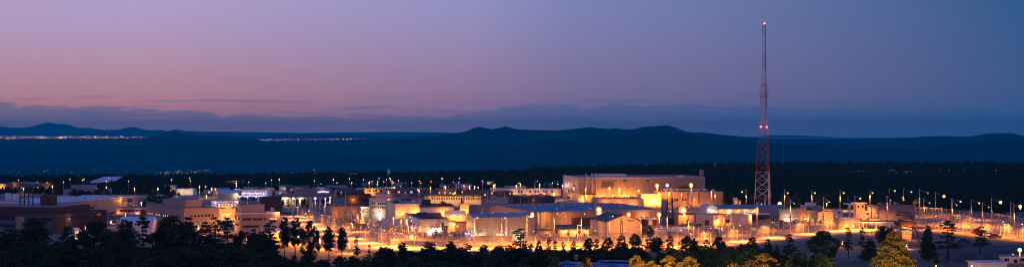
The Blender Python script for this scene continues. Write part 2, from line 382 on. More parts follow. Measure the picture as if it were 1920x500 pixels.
# paved and surfaced areas (each sheet 4 mm above the one below)
def sheet(name, pts, z, m, ground=True):
    mb = MB(); q = [P(*p) if ground else p for p in pts]
    mb.add([(x, y, z) for x, y in q], [tuple(range(len(q)))]); o = mb.build(name, m)
    if o.data.polygons[0].normal.z < 0: o.data.flip_normals()
    return tag(o, kind='structure')
sheet('site_pavement', [(-60,480),(150,470),(330,455),(470,440),(560,405),(650,440),(735,462),(900,465),(1290,463),(1420,449),(1560,434),(1700,428),(1760,405),(1500,376),(1200,352),(900,348),(400,348),(-60,352)], .004, M_yard)
sheet('patrol_road', [(470,402),(500,428),(560,448),(640,464),(735,474),(760,472),(900,469.5),(1290,468),(1420,454.5),(1560,439),(1640,433),(1640,428),(1560,431),(1420,446),(1290,460.5),(900,463),(740,461),(640,436),(545,394)], .008, M_road)
sheet('fence_strip', [(545,394),(640,436),(740,461),(900,463),(1290,460.5),(1420,446),(1560,431),(1640,428),(1735,417),(1925,444),(1925,428),(1722,403),(1700,412),(1560,420),(1420,435),(1290,448),(900,450),(745,446),(650,418),(585,394)], .009, mat('pale_gravel', (.30,.235,.165), .95, .3, .2))
sheet('parking_apron', [(1690,452),(1740,470),(1790,492),(1990,500),(1990,462),(1925,450),(1800,440),(1742,432)], .008, M_asph)
sheet('entry_road', [(1480,466),(1600,447),(1740,452),(1925,462),(1925,457),(1740,440),(1640,433),(1560,439),(1420,456)], .010, mat('worn_asphalt', (.17,.13,.115), .9, .3, .1))
sheet('dirt_track', [(1490,480),(1540,470),(1640,462),(1700,466),(1690,482),(1600,488),(1540,494)], .006, mat('pink_dirt', (.30,.19,.15), .95, .3, .1))
sheet('town_road', [(405,425),(560,402),(560,396),(400,398),(385,410)], .010, M_asph)

# haze: one closed box of even density round the camera and everything built below the sky
mb = MB(); mb.box(-22000, 22000, -600, 31000, -262, 370)
hm = bpy.data.materials.new('haze_air'); hm.use_nodes = True; ht = hm.node_tree; ht.nodes.clear()
hv = ht.nodes.new('ShaderNodeVolumePrincipled'); hv.inputs['Density'].default_value = HAZE_D; hv.inputs['Color'].default_value = (*HAZE_C, 1)
ho = ht.nodes.new('ShaderNodeOutputMaterial'); ht.links.new(hv.outputs[0], ho.inputs['Volume'])
tag(mb.build('haze', hm), 'thin even evening haze over the valley', None, None, 'stuff')

used = {}
ORD = ['', 'second ', 'third ', 'fourth ', 'fifth ', 'sixth ', 'seventh ', 'eighth ', 'ninth ', 'tenth ', 'eleventh ', 'twelfth ', 'thirteenth ', 'fourteenth ', 'fifteenth ', 'sixteenth ', 'seventeenth ', 'eighteenth ', 'nineteenth ', 'twentieth ']
LM = [(-99,60,'at the far left edge'),(60,130,'above the brown block'),(130,215,'by the lavender annex'),(215,275,'by the long warehouse end'),(275,345,'behind the pinkish offices left part'),(345,400,'above the pinkish offices'),
      (400,450,'by the loading yard'),(450,505,'by the bright car canopies'),(505,545,'left of the arcaded building'),(545,565,'at the upper bend of the bright road'),(565,600,'before the arcaded building'),(600,625,'right of the arcaded building'),(625,660,'before the ribbed brown hall'),
      (660,693,'by the lit kiosk'),(693,730,'by the lavender tower block'),(730,760,'near the road corner'),(760,795,'left of the cream building'),(795,845,'by the cream building'),(845,888,'by the stair house'),(888,935,'before the left bay of the twin bay shed'),(935,985,'before the right bay of the twin bay shed'),
      (985,1030,'at the great hall front corner'),(1030,1075,'before the low lit shed'),(1075,1125,'left of the gabled hall'),(1125,1160,'before the gabled hall'),(1160,1215,'at the right edge of the gabled hall'),(1215,1270,'by the steel silo'),(1270,1320,'in the bale yard'),
      (1320,1365,'by the white gable house'),(1365,1415,'near the round tank'),(1415,1460,'near the foot of the radio mast'),(1460,1500,'by the pinkish warehouse'),(1500,1535,'behind the pinkish warehouse'),(1535,1570,'by the brown warehouse'),(1570,1600,'left of the watch tower'),
      (1600,1628,'at the watch tower'),(1628,1660,'right of the watch tower'),(1660,1700,'before the purple grey hall'),(1700,1730,'at the right end of the purple grey hall'),(1730,1760,'where the right fence begins'),(1760,1790,'behind the tall open pine'),(1790,1830,'in the middle of the right fence'),(1830,1870,'along the right half of the right fence'),(1870,1950,'at the far right edge')]
def where(px): 
    for a, b_, t in LM:
        if a <= px < b_: return t
    return 'beyond the site'
def uniq(desc, px):
    k = desc+'|'+where(px); n = used.get(k, 0); used[k] = n+1
    return f'{ORD[min(n, 19)]}{desc} {where(px)}'

# ------------------------------------------------------------------ trees
F_dark = foliage('pine_needles', (.02,.042,.026), (.08,.12,.06), .15)
F_mid = foliage('young_pine_needles', (.03,.04,.016), (.11,.105,.04), .2)
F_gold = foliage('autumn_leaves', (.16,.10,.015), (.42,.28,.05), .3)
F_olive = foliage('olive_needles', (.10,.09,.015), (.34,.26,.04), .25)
F_bush = foliage('bare_twigs', (.07,.045,.035), (.17,.11,.08), .1)
F_far = foliage('far_needles', (.012,.02,.014), (.04,.05,.03), 0)

def leafmesh(name, centres, rads, per, size, m, seed, flat=.7):
    r = np.random.RandomState(seed); n = len(centres)*per
    c = np.repeat(np.array(centres), per, 0); rr = np.repeat(np.array(rads), per)[:, None]
    d = r.normal(size=(n, 3)); d /= np.linalg.norm(d, axis=1)[:, None]
    p = c + d*rr*(r.rand(n, 1)**.45)*np.array([1, 1, flat])
    a = r.normal(size=(n, 3)); a /= np.linalg.norm(a, axis=1)[:, None]; b = np.cross(a, r.normal(size=(n, 3))); b /= np.linalg.norm(b, axis=1)[:, None]
    s = size*(.6+.8*r.rand(n, 1))
    v = np.empty((n, 3, 3)); v[:, 0] = p-a*s; v[:, 1] = p+a*s*.8+b*s*.3; v[:, 2] = p+b*s*1.1
    me = bpy.data.meshes.new(name); me.vertices.add(n*3); me.vertices.foreach_set('co', v.reshape(-1))
    me.loops.add(n*3); me.loops.foreach_set('vertex_index', np.arange(n*3, dtype=np.int32))
    me.polygons.add(n); me.polygons.foreach_set('loop_start', np.arange(0, n*3, 3, dtype=np.int32))
    me.materials.append(m); me.update(calc_edges=True); return me
def conifer(name, seed, h, r0, zc, fol, shape, per=34, size=.26, gaps=.25, lean=.0):
    """trunk with limbs, crown of needle clumps; shape(t) = crown radius over crown height"""
    r = random.Random(seed); tk = MB(); cs = []; rs = []
    top = (r.uniform(-lean, lean)*h, r.uniform(-lean, lean)*h, h*.97)
    tk.tube((0,0,-.3), (top[0]*.5, top[1]*.5, h*.5), r0, r0*.6, 7); tk.tube((top[0]*.5, top[1]*.5, h*.5), top, r0*.6, .03, 6)
    z = zc*h; k = 0
    while z < h*.985:
        t = (z-zc*h)/(h-zc*h); R_ = shape(t); k += 1
        nb = max(3, int(3+R_*2.6)); a0 = r.uniform(0, 6.28)
        for i in range(nb):
            if r.random() < gaps: continue
            a = a0+6.283*i/nb+r.uniform(-.3, .3); L = R_*r.uniform(.6, 1.12); up = r.uniform(-.08, .28)*L
            ox, oy = top[0]*z/h, top[1]*z/h; e = (ox+L*cos(a), oy+L*sin(a), z+up)
            if L > .9 and i % 2 == 0: tk.tube((ox,oy,z-.15*L), e, .05+.02*L, .02, 4, False)
            cr = .28+.26*L**.7
            cs.append(e); rs.append(cr)
            if L > 1.3: cs.append((ox+L*.6*cos(a), oy+L*.6*sin(a), z+up*.6+.1)); rs.append(cr*.95)
            if L > 2.1: cs.append((ox+L*.3*cos(a+.2), oy+L*.3*sin(a+.2), z+up*.3)); rs.append(cr*.8)
        z += r.uniform(.45, .8)*(.6+.05*h)
    cs.append(top); rs.append(.25)
    return (tk.mesh('trunk', M_bark, True), leafmesh('crown', cs, rs, per, size, fol, seed), h)
def roundtree(name, seed, h, w_, fol, per=40, size=.24, low=.15, clumps=46):
    r = random.Random(seed); tk = MB(); cs = []; rs = []
    tk.tube((0,0,-.3), (.1,0,h*.4), .2, .14, 6)
    for i in range(clumps):
        t = r.uniform(low, 1); a = r.uniform(0, 6.28); rad = w_*(sin(pi*min(1, (t-low)/(1-low)*.86+.12))**.7)*sqrt(r.uniform(.15, 1))
        e = (rad*cos(a), rad*sin(a), t*h*.93); cs.append(e); rs.append(r.uniform(.45, .85)*w_*.32)
        if i % 4 == 0: tk.tube((.05,0,h*.3), e, .08, .02, 4, False)
    return (tk.mesh('trunk', M_bark, True), leafmesh('crown', cs, rs, per, size, fol, seed, .8), h)
WF = 1.45
TR = {'pon': [conifer('p', s, 13, .26, .34, F_dark, (lambda q: lambda t: (2.6+q)*(sin(pi*min(1, .18+.80*t))**.75))(.3*(s%3)-.2), 30, .27, .25, .03) for s in (1, 2, 3, 4)],
      'tall': [conifer('p', s, 13, .2, .30, F_dark, lambda t: 1.9*(1-t)**.5*(.75+.25*sin(9*t)), 30, .25, .36, .04) for s in (11, 12, 13)],
      'con': [conifer('p', s, 11, .22, .08, F_dark, lambda t: 2.9*(1-t)**.8+.15, 30, .27, .15, .02) for s in (21, 22, 23, 24)],
      'pin': [roundtree('p', s, 7, 3.0, F_mid) for s in (31, 32, 33)],
      'bigd': [roundtree('p', s, 11, 4.6, F_dark, 60, .3, .12, 90) for s in (36, 37)],
      'gold': [roundtree('p', s, 6, 2.2, F_gold) for s in (41, 42, 43)],
      'olive': [conifer('p', s, 11, .22, .04, F_olive, lambda t: 3.6*(1-t)**.72+.2, 44, .27, .08, .01) for s in (51,)],
      'bush': [roundtree('p', s, 5, 3.4, F_bush, 26, .14, .05, 50) for s in (61, 62)]}
KN = {'pon': 'pine_tree', 'tall': 'pine_tree', 'con': 'conifer_tree', 'pin': 'pinyon_tree', 'bigd': 'dense_tree', 'gold': 'autumn_tree', 'olive': 'conifer_tree', 'bush': 'bare_shrub'}
ntree = 0
def tree(px, ytop, Y, kind, label, group=None, wf=1.0, cat='tree'):
    global ntree; ntree += 1
    x, y = XY(px, Y); h = Z(ytop, Y); t, c, h0 = TR[kind][ntree % len(TR[kind])]; s = h/h0
    r = thing(KN[kind], label, cat if kind != 'bush' else 'shrub', (x, y, 0), rnd.uniform(0, 6.28), group)
    wf *= WF*(.66 if 515 < px < 705 and Y > 385 else 1.18 if 735 < px < 1500 and kind in ('pon', 'tall', 'con') else 1.0); sc_ = (s*wf*rnd.uniform(.9, 1.1), s*wf*rnd.uniform(.9, 1.1), s)
    put('trunk', t, r, scale=sc_); put('crown', c, r, scale=sc_); return r
def yb(b): return CH*F/(b-HZ)

# trees that stand out against the lit site, each with its own place
for a in [
 (60,407,372,'pon','dark pine at the left edge in front of the brown block',.9), (18,428,365,'pon','low dark pine at the far left picture edge',1),
 (130,424,368,'con','dark conifer below the right wing of the brown block',.9), (182,412,375,'bigd','broad black tree against the end of the brown block',.8),
 (237,411,360,'pon','tall dark pine in front of the white tent, left one',.62), (268,406,366,'tall','narrow dark pine in front of the white tent, right one',1.1),
 (302,419,372,'con','small dark conifer beside the right end of the tent',.6), (322,402,372,'bigd','broad dark tree covering the corner of the pinkish office block',.72),
 (352,405,378,'con','black pointed conifer before the orange face of the office block',.8), (384,415,374,'con','low black conifer below the yellow loading yard, left one',.8),
 (403,405,392,'tall','spindly pine against the bright yellow loading yard',1.0), (427,407,392,'tall','second spindly pine against the yellow loading yard',1.1),
 (476,428,380,'con','dark pointed conifer below the window band of the square office',.8), (500,426,375,'con','dark conifer right of the pale car park tent',.8), (455,430,385,'bigd','dense low tree under the left end of the square office',.7), (488,433,388,'pon','rounded pine under the middle of the square office',.8),
 (508,411,392,'tall','open pine before the right corner of the square office',1.1), 
 (534,406,398,'pon','dark pine at the left end of the bright patrol road',.72), (553,407,404,'pon','open crowned pine beside the bright patrol road bend',.74),
 (581,411,398,'bigd','dense oval black pine silhouetted on the bright road',.66), (617,424,396,'pon','pine silhouetted right of the dense oval one',.72),
 (641,425,400,'pon','broad open pine silhouetted before the fence bend',.85), (668,442,396,'tall','low open pine at the edge of the bright road',1.1),
 (693,457,392,'tall','small open pine below the bright verge',1.0), (716,461,390,'pon','small rounded pine at the road corner, left one',.7),
 (755,453,380,'pon','rounded pine right of the road corner',.72), (806,452,382,'pon','wide low pine before the left end of the long fence',.9),
 (843,451,385,'pon','wide pine in front of the cream building yard',.8), (876,455,388,'tall','pine with warm lit crown left of the twin bay shed',1.5),
 (908,458,388,'pon','pine in front of the left bay of the twin bay shed',.72), (933,459,388,'pon','pine in front of the right bay of the twin bay shed',.75),
 (977,427,400,'tall','tallest slim pine at the right end of the twin bay shed',1.35), (995,455,402,'tall','thin short pine right of the slim tall one',.9),
 (1010,449,404,'con','small pointed pine before the low lit shed, first',.55), (1028,444,410,'tall','thin open pine before the low lit shed, second',.7), (1041,450,408,'tall','thin short pine before the low lit shed, third',.8),
 (1056,452,400,'tall','thin pine left of the gabled hall, leaning on the fence line',.7), (1075,450,398,'con','pointed small pine just left of the gabled hall',.6),
 (1103,445,396,'pon','wide pine at the left corner of the gabled hall',.75), (1119,447,398,'tall','narrow pine overlapping the gabled hall left corner',.9),
 (1140,443,398,'bigd','dense dark pine before the gabled hall',.5), (1165,438,396,'con','dark pine before the gabled hall door',.72),
 (1192,437,398,'pon','pine before the right edge of the gabled hall',.75), (1218,423,404,'tall','tall thin pine with bare trunk before the bale yard',.85),
 (1232,443,404,'pon','open pine with bare trunk before the bale yard',.75), (1256,441,398,'tall','thin pine in front of the stacked bales',1.0),
 (1289,440,394,'bigd','dense pine in front of the white bales',.55), (1303,446,396,'pon','open pine right of the white bales',.6), (1325,448,398,'tall','open low pine left of the dense dark pair',1.0),
 (1347,441,398,'bigd','dense dark round tree before the fence by the tank',.55),
 (1368,461,378,'pin','pale green rounded pinyon below the round tank',1.1), (1411,443,392,'con','dark pointed conifer below the radio mast',1.0), (1391,455,386,'bigd','low dark tree left of the conifer below the mast',.6),
 (1440,446,404,'con','slim dark conifer right of the radio mast foot',.7), (1456,459,392,'con','smaller olive dark conifer beside the orange shrub',.75), (1482,438,404,'tall','open pointed pine against the pink dirt bank',1.2), (1478,462,392,'con','low dark conifer in front of the open pointed pine',.9),
 (1545,430,404,'bigd','largest rounded black tree in front of the right fence',.92),
 (1591,425,yb(484),'tall','isolated slim pine with clear trunk left of the watch tower',.95), (1618,427,yb(474),'tall','slim dark pine under the watch tower',1.0),
 (1632,446,402,'con','broad dull green conifer below the watch tower',1.1), (1655,423,yb(470),'pon','bushy dark pine left of the entry booth',.9), (1668,426,yb(466),'pon','dark crown right behind the big golden green conifer',.8),
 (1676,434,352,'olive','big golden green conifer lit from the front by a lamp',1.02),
 (1740,421,yb(488),'con','dark conifer left of the tall pine by the apron',.62), (1777,413,yb(484),'tall','tall open pine standing beside the parking apron',1.7), (1756,474,392,'con','low dark sapling between the two apron pines',.6),
 (1838,423,yb(476),'tall','open dark pine at the far side of the apron',1.5), (1815,474,395,'bush','wide leafless reddish bush in front of the apron',1.3), (1855,478,392,'bush','dull bare bush beside the site trailer',1.0),
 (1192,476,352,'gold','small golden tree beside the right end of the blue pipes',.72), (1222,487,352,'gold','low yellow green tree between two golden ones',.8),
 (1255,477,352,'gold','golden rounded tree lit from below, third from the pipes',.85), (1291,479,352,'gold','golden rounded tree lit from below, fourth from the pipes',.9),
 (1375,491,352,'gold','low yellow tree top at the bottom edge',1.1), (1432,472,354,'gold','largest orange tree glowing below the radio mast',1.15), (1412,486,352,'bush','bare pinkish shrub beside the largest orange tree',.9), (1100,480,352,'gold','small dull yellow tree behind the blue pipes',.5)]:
    tree(a[0], a[1], a[2], a[3], a[4], wf=a[5])
# the unlit wood below them
cells = []
for Y in np.arange(248, 372, 9.5):
    x = -0.385*Y
    while x < .03*Y:
        cells.append((x+rnd.uniform(-2.5, 2.5), Y+rnd.uniform(-3.5, 3.5))); x += rnd.uniform(6.5, 9)
BELOW = {}
def wood(plan, place):                     # label each by build, row and what it stands below, counted from the left
    for px, yt, Y, kind, dsc, grp, wf in sorted(plan):
        h = Z(yt, Y); sz = 'tall' if h > 11.5 else ('small' if h < 8 else 'middling')
        rowt = 'nearest' if Y < 290 else ('middle' if Y < 335 else 'farthest')
        tree(px, yt, Y, kind, uniq(f'{sz} {rowt} {dsc} {place}', px), grp, wf)
plan = []
for x, Y in cells:
    px = 960+x/Y*F; lim = float(np.interp(px, [0, 490, 545, 620, 740, 1000], [444, 455, 474, 480, 481, 486])) + rnd.uniform(-3, 22)
    h = min(rnd.uniform(8, 14), Z(lim, Y))
    if h < 4 or not -25 < px < 1010: continue
    k = rnd.choices([('pon','pine','pines of the unlit wood'), ('con','conifer','conifers of the unlit wood'), ('bigd','round tree','round trees of the unlit wood')], (5, 4, 2))[0]
    plan.append((px, HZ+(CH-h)*F/Y, Y, k[0], k[1], k[2], {'bigd': .7}.get(k[0], .85)))
wood(plan, 'in the wood')
plan = []
for i in range(200):
    px = rnd.uniform(705, 1560); Y = rnd.uniform(330, 392); yt = rnd.uniform(466, 483) if px < 1440 else rnd.uniform(476, 492)
    if i % 3 == 0: yt -= rnd.uniform(2, 9)
    if 1040 < px < 1210: Y = rnd.uniform(386, 400); yt = rnd.uniform(462, 474)
    if 1170 < px < 1480 and Y < 362: Y += 26
    k = rnd.choice([('pon','pine','pines along the bottom centre'), ('con','conifer','conifers along the bottom centre')]); plan.append((px, yt, Y, k[0], k[1], k[2], 1.0))
wood(plan, 'at bottom')
# darker trees inside the town on the left
for a in [(139,353,690,'pon','dark tree before the lavender annex, leftmost',.9),(153,354,700,'pon','dark tree before the lavender annex, middle',.8),(166,356,700,'pon','small dark tree before the lavender annex, right',.8),(190,349,720,'bigd','big black tree right of the lavender annex',.8),
          (285,362,760,'bigd','black tree right of the long warehouse end',.9),(300,365,740,'bigd','wide black tree behind the pinkish offices',.9),(315,357,800,'bigd','black tree in front of the lit cream block',.9),(335,360,820,'pon','dark tree below the lit white block',.9),(272,372,700,'con','dark conifer beside the warehouse lamp',.8),
          (268,391,600,'gold','small yellow lit tree at the office corner',.7),(214,395,600,'bush','bush lit orange beside the tent',.7),(572,371,655,'bigd','round black tree among the purple lamps',.62),(425,356,880,'bigd','dark tree behind the bright canopies',.7),(437,361,860,'pon','dark tree right of the bright canopies',.8),
          (530,372,700,'pin','tree lit green yellow by the arcade, left',.55),(541,374,705,'pin','tree lit green yellow by the arcade, right',.55),(1310,375,760,'pin','green lit tree against the low annex',.6),
          (745,358,960,'bigd','dark tree behind the flat roofs',.6),(700,360,900,'pon','dark tree between the town lamps',.7),(510,352,980,'bigd','dark tree behind the town car park',.9),(535,356,960,'bigd','dark tree right of the town car park',.8),(247,376,690,'con','dark small conifer by the warehouse door',.5)]:
    tree(a[0], a[1], a[2], a[3], a[4], wf=a[5])
print('trees', ntree)

# the far wood behind the site, one dark mass
def far_wood():
    r = np.random.RandomState(5); ts = []
    def near(px): return np.interp(px, [-200, 0, 300, 480, 640, 900, 1050, 1100, 1330, 1345, 1500, 1750, 2200], [880, 870, 860, 900, 930, 930, 870, 835, 840, 730, 700, 660, 640])
    n = 0
    while n < 15000:
        px = r.uniform(-120, 2040); y0 = near(px); y1 = rim(px)
        Y = y0+(y1-y0)*r.rand()
        if px < 1050 and r.rand() < .3: continue
        if px < 1050 and Y < 1000 and r.rand() < .55: continue
        h = (r.uniform(3.5, 8) if r.rand() < .9 else r.uniform(7, 9.5))*(1.0 if px > 1000 else .72); ts.append(((px-960)/F*Y, Y, h)); n += 1
    V = []; T = []; ns = 6
    for x, y, h in ts:
        a0 = r.rand()*6.28; w_ = 1.0+h*r.uniform(.2, .38)
        for k, (z0, z1, rr) in enumerate(((.08, .55, 1.0), (.34, .8, .8), (.6, 1.0, .55))):
            b = len(V); V.append((x+r.uniform(-.2, .2), y, z1*h))
            for i in range(ns):
                a = a0+k+6.283*i/ns; q = w_*rr*r.uniform(.55, 1.25); V.append((x+q*cos(a), y+q*sin(a), z0*h+r.uniform(-.08, .08)*h))
            T += [(b, b+1+i, b+1+(i+1) % ns) for i in range(ns)]
    V = np.array(V); T = np.array(T, dtype=np.int32)
    me = bpy.data.meshes.new('distant_wood'); me.vertices.add(len(V)); me.vertices.foreach_set('co', V.reshape(-1))
    me.loops.add(T.size); me.loops.foreach_set('vertex_index', T.reshape(-1)); me.polygons.add(len(T)); me.polygons.foreach_set('loop_start', np.arange(0, T.size, 3, dtype=np.int32))
    me.materials.append(F_far); me.update(calc_edges=True)
    tag(put('distant_wood', me), 'near black pine wood stretching away behind the lit site', 'wood', None, 'stuff')
far_wood()

# ------------------------------------------------------------------ buildings
class B:
    """box building given by its nearest vertical corner; local x runs along the right-hand face, local y along the left-hand face"""
    def __init__(s, name, label, px, Y, th, top, pr=None, pl=None, L=None, M=None, wall=None, roof=None, cat='building', kind='flat', rh=0, z0=0, cop=None, over=.3, group=None):
        x, y = XY(px, Y); t = R(th); s.u = (sin(t), cos(t)); s.v = (-cos(t), sin(t)); s.c = (x, y)
        def ext(d, p):
            k = (p-960)/F; return (k*y-x)/(d[0]-k*d[1])
        s.L = L if L else ext(s.u, pr); s.M = M if M else ext(s.v, pl); s.H = Z(top, Y); s.z0 = z0
        s.root = thing(name, label, cat, (x, y, 0), R(90)-t, group)
        wall = wall or M_tan; roof = roof or M_froof; s.wall = wall; s.roofm = roof; L, M, H = s.L, s.M, s.H
        mb = MB()
        if kind == 'flat':
            mb.box(0, L, 0, M, z0, H); mb.build('wall', wall, s.root)
            MB().box(.3, L-.3, .3, M-.3, H, H+.06).build('roof', roof, s.root)
            c = MB(); q = .22
            c.box(-q*.4, L+q*.4, -q*.4, .3, H+.004, H+.5).box(-q*.4, L+q*.4, M-.3, M+q*.4, H+.004, H+.5).box(-q*.4, .3, .3, M-.3, H+.004, H+.5).box(L-.3, L+q*.4, .3, M-.3, H+.004, H+.5)
            c.build('parapet', cop or wall, s.root)
        elif kind in ('gx', 'gy'):            # gable roof, ridge along x or y
            if kind == 'gy':
                mb.add([(0,0,z0),(L,0,z0),(L,M,z0),(0,M,z0),(0,0,H),(L,0,H),(L,M,H),(0,M,H),(L/2,0,H+rh),(L/2,M,H+rh)], [(0,1,5,8,4),(1,2,6,5),(2,3,7,9,6),(3,0,4,7),(4,8,9,7),(8,5,6,9)])
                r = MB(); e = over; k = rh/(L/2); hh = .18
                for sg, a in ((1, -e), (-1, L+e)):
                    r.add([(a,-e,H-k*e+.02),(L/2,-e,H+rh+.02),(L/2,M+e,H+rh+.02),(a,M+e,H-k*e+.02),(a,-e,H-k*e+hh),(L/2,-e,H+rh+hh),(L/2,M+e,H+rh+hh),(a,M+e,H-k*e+hh)], [(0,1,2,3),(4,7,6,5),(0,4,5,1),(3,2,6,7),(0,3,7,4)])
            else:
                mb.add([(0,0,z0),(L,0,z0),(L,M,z0),(0,M,z0),(0,0,H),(L,0,H),(L,M,H),(0,M,H),(0,M/2,H+rh),(L,M/2,H+rh)], [(0,1,5,4),(1,2,6,9,5),(2,3,7,6),(3,0,4,8,7),(4,5,9,8),(8,9,6,7)])
                r = MB(); e = over; k = rh/(M/2); hh = .18
                for a in (-e, M+e):
                    r.add([(-e,a,H-k*e+.02),(-e,M/2,H+rh+.02),(L+e,M/2,H+rh+.02),(L+e,a,H-k*e+.02),(-e,a,H-k*e+hh),(-e,M/2,H+rh+hh),(L+e,M/2,H+rh+hh),(L+e,a,H-k*e+hh)], [(0,1,2,3),(4,7,6,5),(0,4,5,1),(3,2,6,7),(0,3,7,4)])
            mb.build('wall', wall, s.root); r.build('roof', roof, s.root)
        elif kind == 'slab':                  # thin overhanging roof slab
            mb.box(0, L, 0, M, z0, H); mb.build('wall', wall, s.root)
            MB().box(-over, L+over, -over, M+over, H+.004, H+.4).build('roof', roof, s.root)
    # picture column / row on the right-hand face (f) or left-hand face (l) to local metres
    def fx(s, px): k = (px-960)/F; return (k*s.c[1]-s.c[0])/(s.u[0]-k*s.u[1])
    def lx(s, px): k = (px-960)/F; return (k*s.c[1]-s.c[0])/(s.v[0]-k*s.v[1])
    def fz(s, py, x): return Z(py, s.c[1]+x*s.u[1])
    def lz(s, py, y): return Z(py, s.c[1]+y*s.v[1])
    def rect(s, side, p0, q0, p1, q1):
        if side == 'f': a, b = s.fx(p0), s.fx(p1); m = (a+b)/2; return min(a, b), max(a, b), s.fz(q1, m), s.fz(q0, m)
        a, b = s.lx(p0), s.lx(p1); m = (a+b)/2; return min(a, b), max(a, b), s.lz(q1, m), s.lz(q0, m)
    def slab(s, name, side, r, out, m, inn=0.0, parent=None):
        a, b, z0, z1 = r; z0 = max(z0, s.z0+.02); mb = MB()
        if side == 'f': mb.box(a, b, -out, -inn, z0, z1)
        else: mb.box(-out, -inn, a, b, z0, z1)
        return mb.build(name, m, parent or s.root)
    def win(s, side, p0, q0, p1, q1, n=1, lit=None, name='window', gap=.25, frame=None):
        a, b, z0, z1 = s.rect(side, p0, q0, p1, q1); w_ = (b-a)/n; fm = frame or M_dark
        for i in range(n):
            x0 = a+i*w_+w_*gap/2; x1 = a+(i+1)*w_-w_*gap/2; t = .1
            if n == 1: x0, x1 = a, b
            mb = MB(); bars = [(x0-t, x1+t, z0-t, z0), (x0-t, x1+t, z1, z1+t), (x0-t, x0, z0, z1), (x1, x1+t, z0, z1)]
            for (c, d, e, f_) in bars:
                if side == 'f': mb.box(c, d, -.09, -.002, e, f_)
                else: mb.box(-.09, -.002, c, d, e, f_)
            f = mb.build(name, fm, s.root)
            l = lit if not callable(lit) else lit(i)
            s.slab('pane', side, (x0, x1, z0, z1), .04, l or M_glass, .003, f)
        return s
    def door(s, side, p0, q0, p1, q1, m=None, name='door'): s.slab(name, side, s.rect(side, p0, q0, p1, q1), .07, m or M_dark, .002); return s
    def panel(s, side, p0, q0, p1, q1, m, name='wall_panel', out=.05): s.slab(name, side, s.rect(side, p0, q0, p1, q1), out, m, .002); return s
    def pilasters(s, side, cols, m, wd=.35, out=.3, z1=None):
        for p in cols:
            x = s.fx(p) if side == 'f' else s.lx(p); s.slab('pilaster', side, (x-wd, x+wd, 0, (z1 or s.H)-.05), out, m, .002)
        return s
    def seams(s, side, n, m=None):
        E = s.L if side == 'f' else s.M
        for i in range(1, n): s.slab('panel_seam', side, (E*i/n-.06, E*i/n+.06, .1, s.H-.1), .05, m or s.wall, .002)
        return s
    def lamp(s, side, px, py, power, kind='sod', out=1.3, r=.22, lightonly=False, drop=.5):
        if side == 'f': x = s.fx(px); z = s.fz(py, x); p = (x, -.12, z); q = (x, -.12-out, z-drop)
        else: x = s.lx(px); z = s.lz(py, x); p = (-.12, x, z); q = (-.12-out, x, z-drop)
        lm, col = LENS[kind]
        h = MB().box(p[0]-.18, p[0]+.18, p[1]-.14, p[1]+.14, p[2]+r*.7, p[2]+r*.7+.2).build('wall_lamp', M_dark, s.root)
        o_ = .2+r
        c = (p[0], p[1]-o_, p[2]) if side == 'f' else (p[0]-o_, p[1], p[2])
        MB().ball(c, r, 8, 5).build('lens', lm, h, True)
        light(q, power*(.52 if kind == 'sod' and power > 450 else .38), col, s.root, .3); return s
    def unit(s, x, y, w_, d, h, m=None, name='roof_unit', z=None):
        z = s.H+.06 if z is None else z
        MB().box(x, x+w_, y, y+d, z, z+h).box(x+.15*w_, x+.85*w_, y+.15*d, y+.85*d, z+h, z+h+.15).build(name, m or M_steel, s.root); return s
    def units(s, n, m=None, h=(.5, 1.3), seed=1, marg=1.0):
        r = random.Random(seed)
        for i in range(n):
            w_, d = r.uniform(1, 2.2), r.uniform(1, 2.2); s.unit(r.uniform(marg, max(marg+.1, s.L-marg-w_)), r.uniform(marg, max(marg+.1, s.M-marg-d)), w_, d, r.uniform(*h), m)
        return s
    def stack(s, x, y, h, r=.3, m=None, z=None, name='chimney'):
        z = s.H+.05 if z is None else z
        k = MB().tube((x,y,z), (x,y,z+h), r, r, 8).build(name, m or M_steel, s.root, True); MB().tube((x,y,z+h), (x,y,z+h+.15), r*1.25, r*1.25, 8).build('cap', m or M_steel, k); return s
    def upper(s, x0, x1, y0, y1, h, m=None, roof=None, name='upper_storey'):
        k = MB().box(x0, x1, y0, y1, s.H+.07, s.H+h).build(name, m or s.wall, s.root); MB().box(x0-.15, x1+.15, y0-.15, y1+.15, s.H+h, s.H+h+.25).build('roof', roof or s.roofm, k); return s

# --- far left
b = B('brick_laboratory', 'big dark brown flat roofed block with four thin stacks at far left', 102, 512, 12, 405, pr=200, pl=33, wall=M_brown, roof=M_droof, cop=M_dgrey)
b.slab('side_cladding', 'l', (0, b.M, 0, b.H-.01), .03, M_dgrey); b.win('l', 34, 408, 49, 413, 2); b.win('l', 77, 408, 97, 413, 3); b.win('f', 130, 402, 190, 406, 5)
b.lamp('f', 129, 409, 300, 'wh', r=.1)
b.upper(1.5, b.L*.72, 1.2, b.M+8, 3.2, M_brown, M_froof); 
for i, p in enumerate((57, 62, 68, 75)): b.stack(5+i*1.4, b.M+2-i*.9, 5.6, .22, M_dark, b.H+3.5)
b.unit(9, 7, 5, 4, 3.6, M_brown, 'penthouse', b.H+3.45)
b = B('dark_office_wing', 'unlit grey office wing cut off by the left picture edge', 32, 545, 40, 397, L=6, pl=-60, wall=M_dgrey, roof=M_droof)
b.win('l', 0, 404, 27, 411, 4); b.win('l', 0, 420, 27, 426, 4)
b = B('rooftop_plant_block', 'low grey block with two pale oval tanks at the left edge', 42, 620, 45, 380, L=5, pl=-60, wall=M_tan, roof=M_froof)
b.lamp('l', 5, 388, 900, 'pink', r=.18)
for p in (8, 22): 
    y = b.lx(p); MB().lathe((2, y, b.H), [(1.2,0),(1.5,.4),(1.5,3.2),(1.0,3.8)], 14).build('roof_tank', M_white, b.root, True)
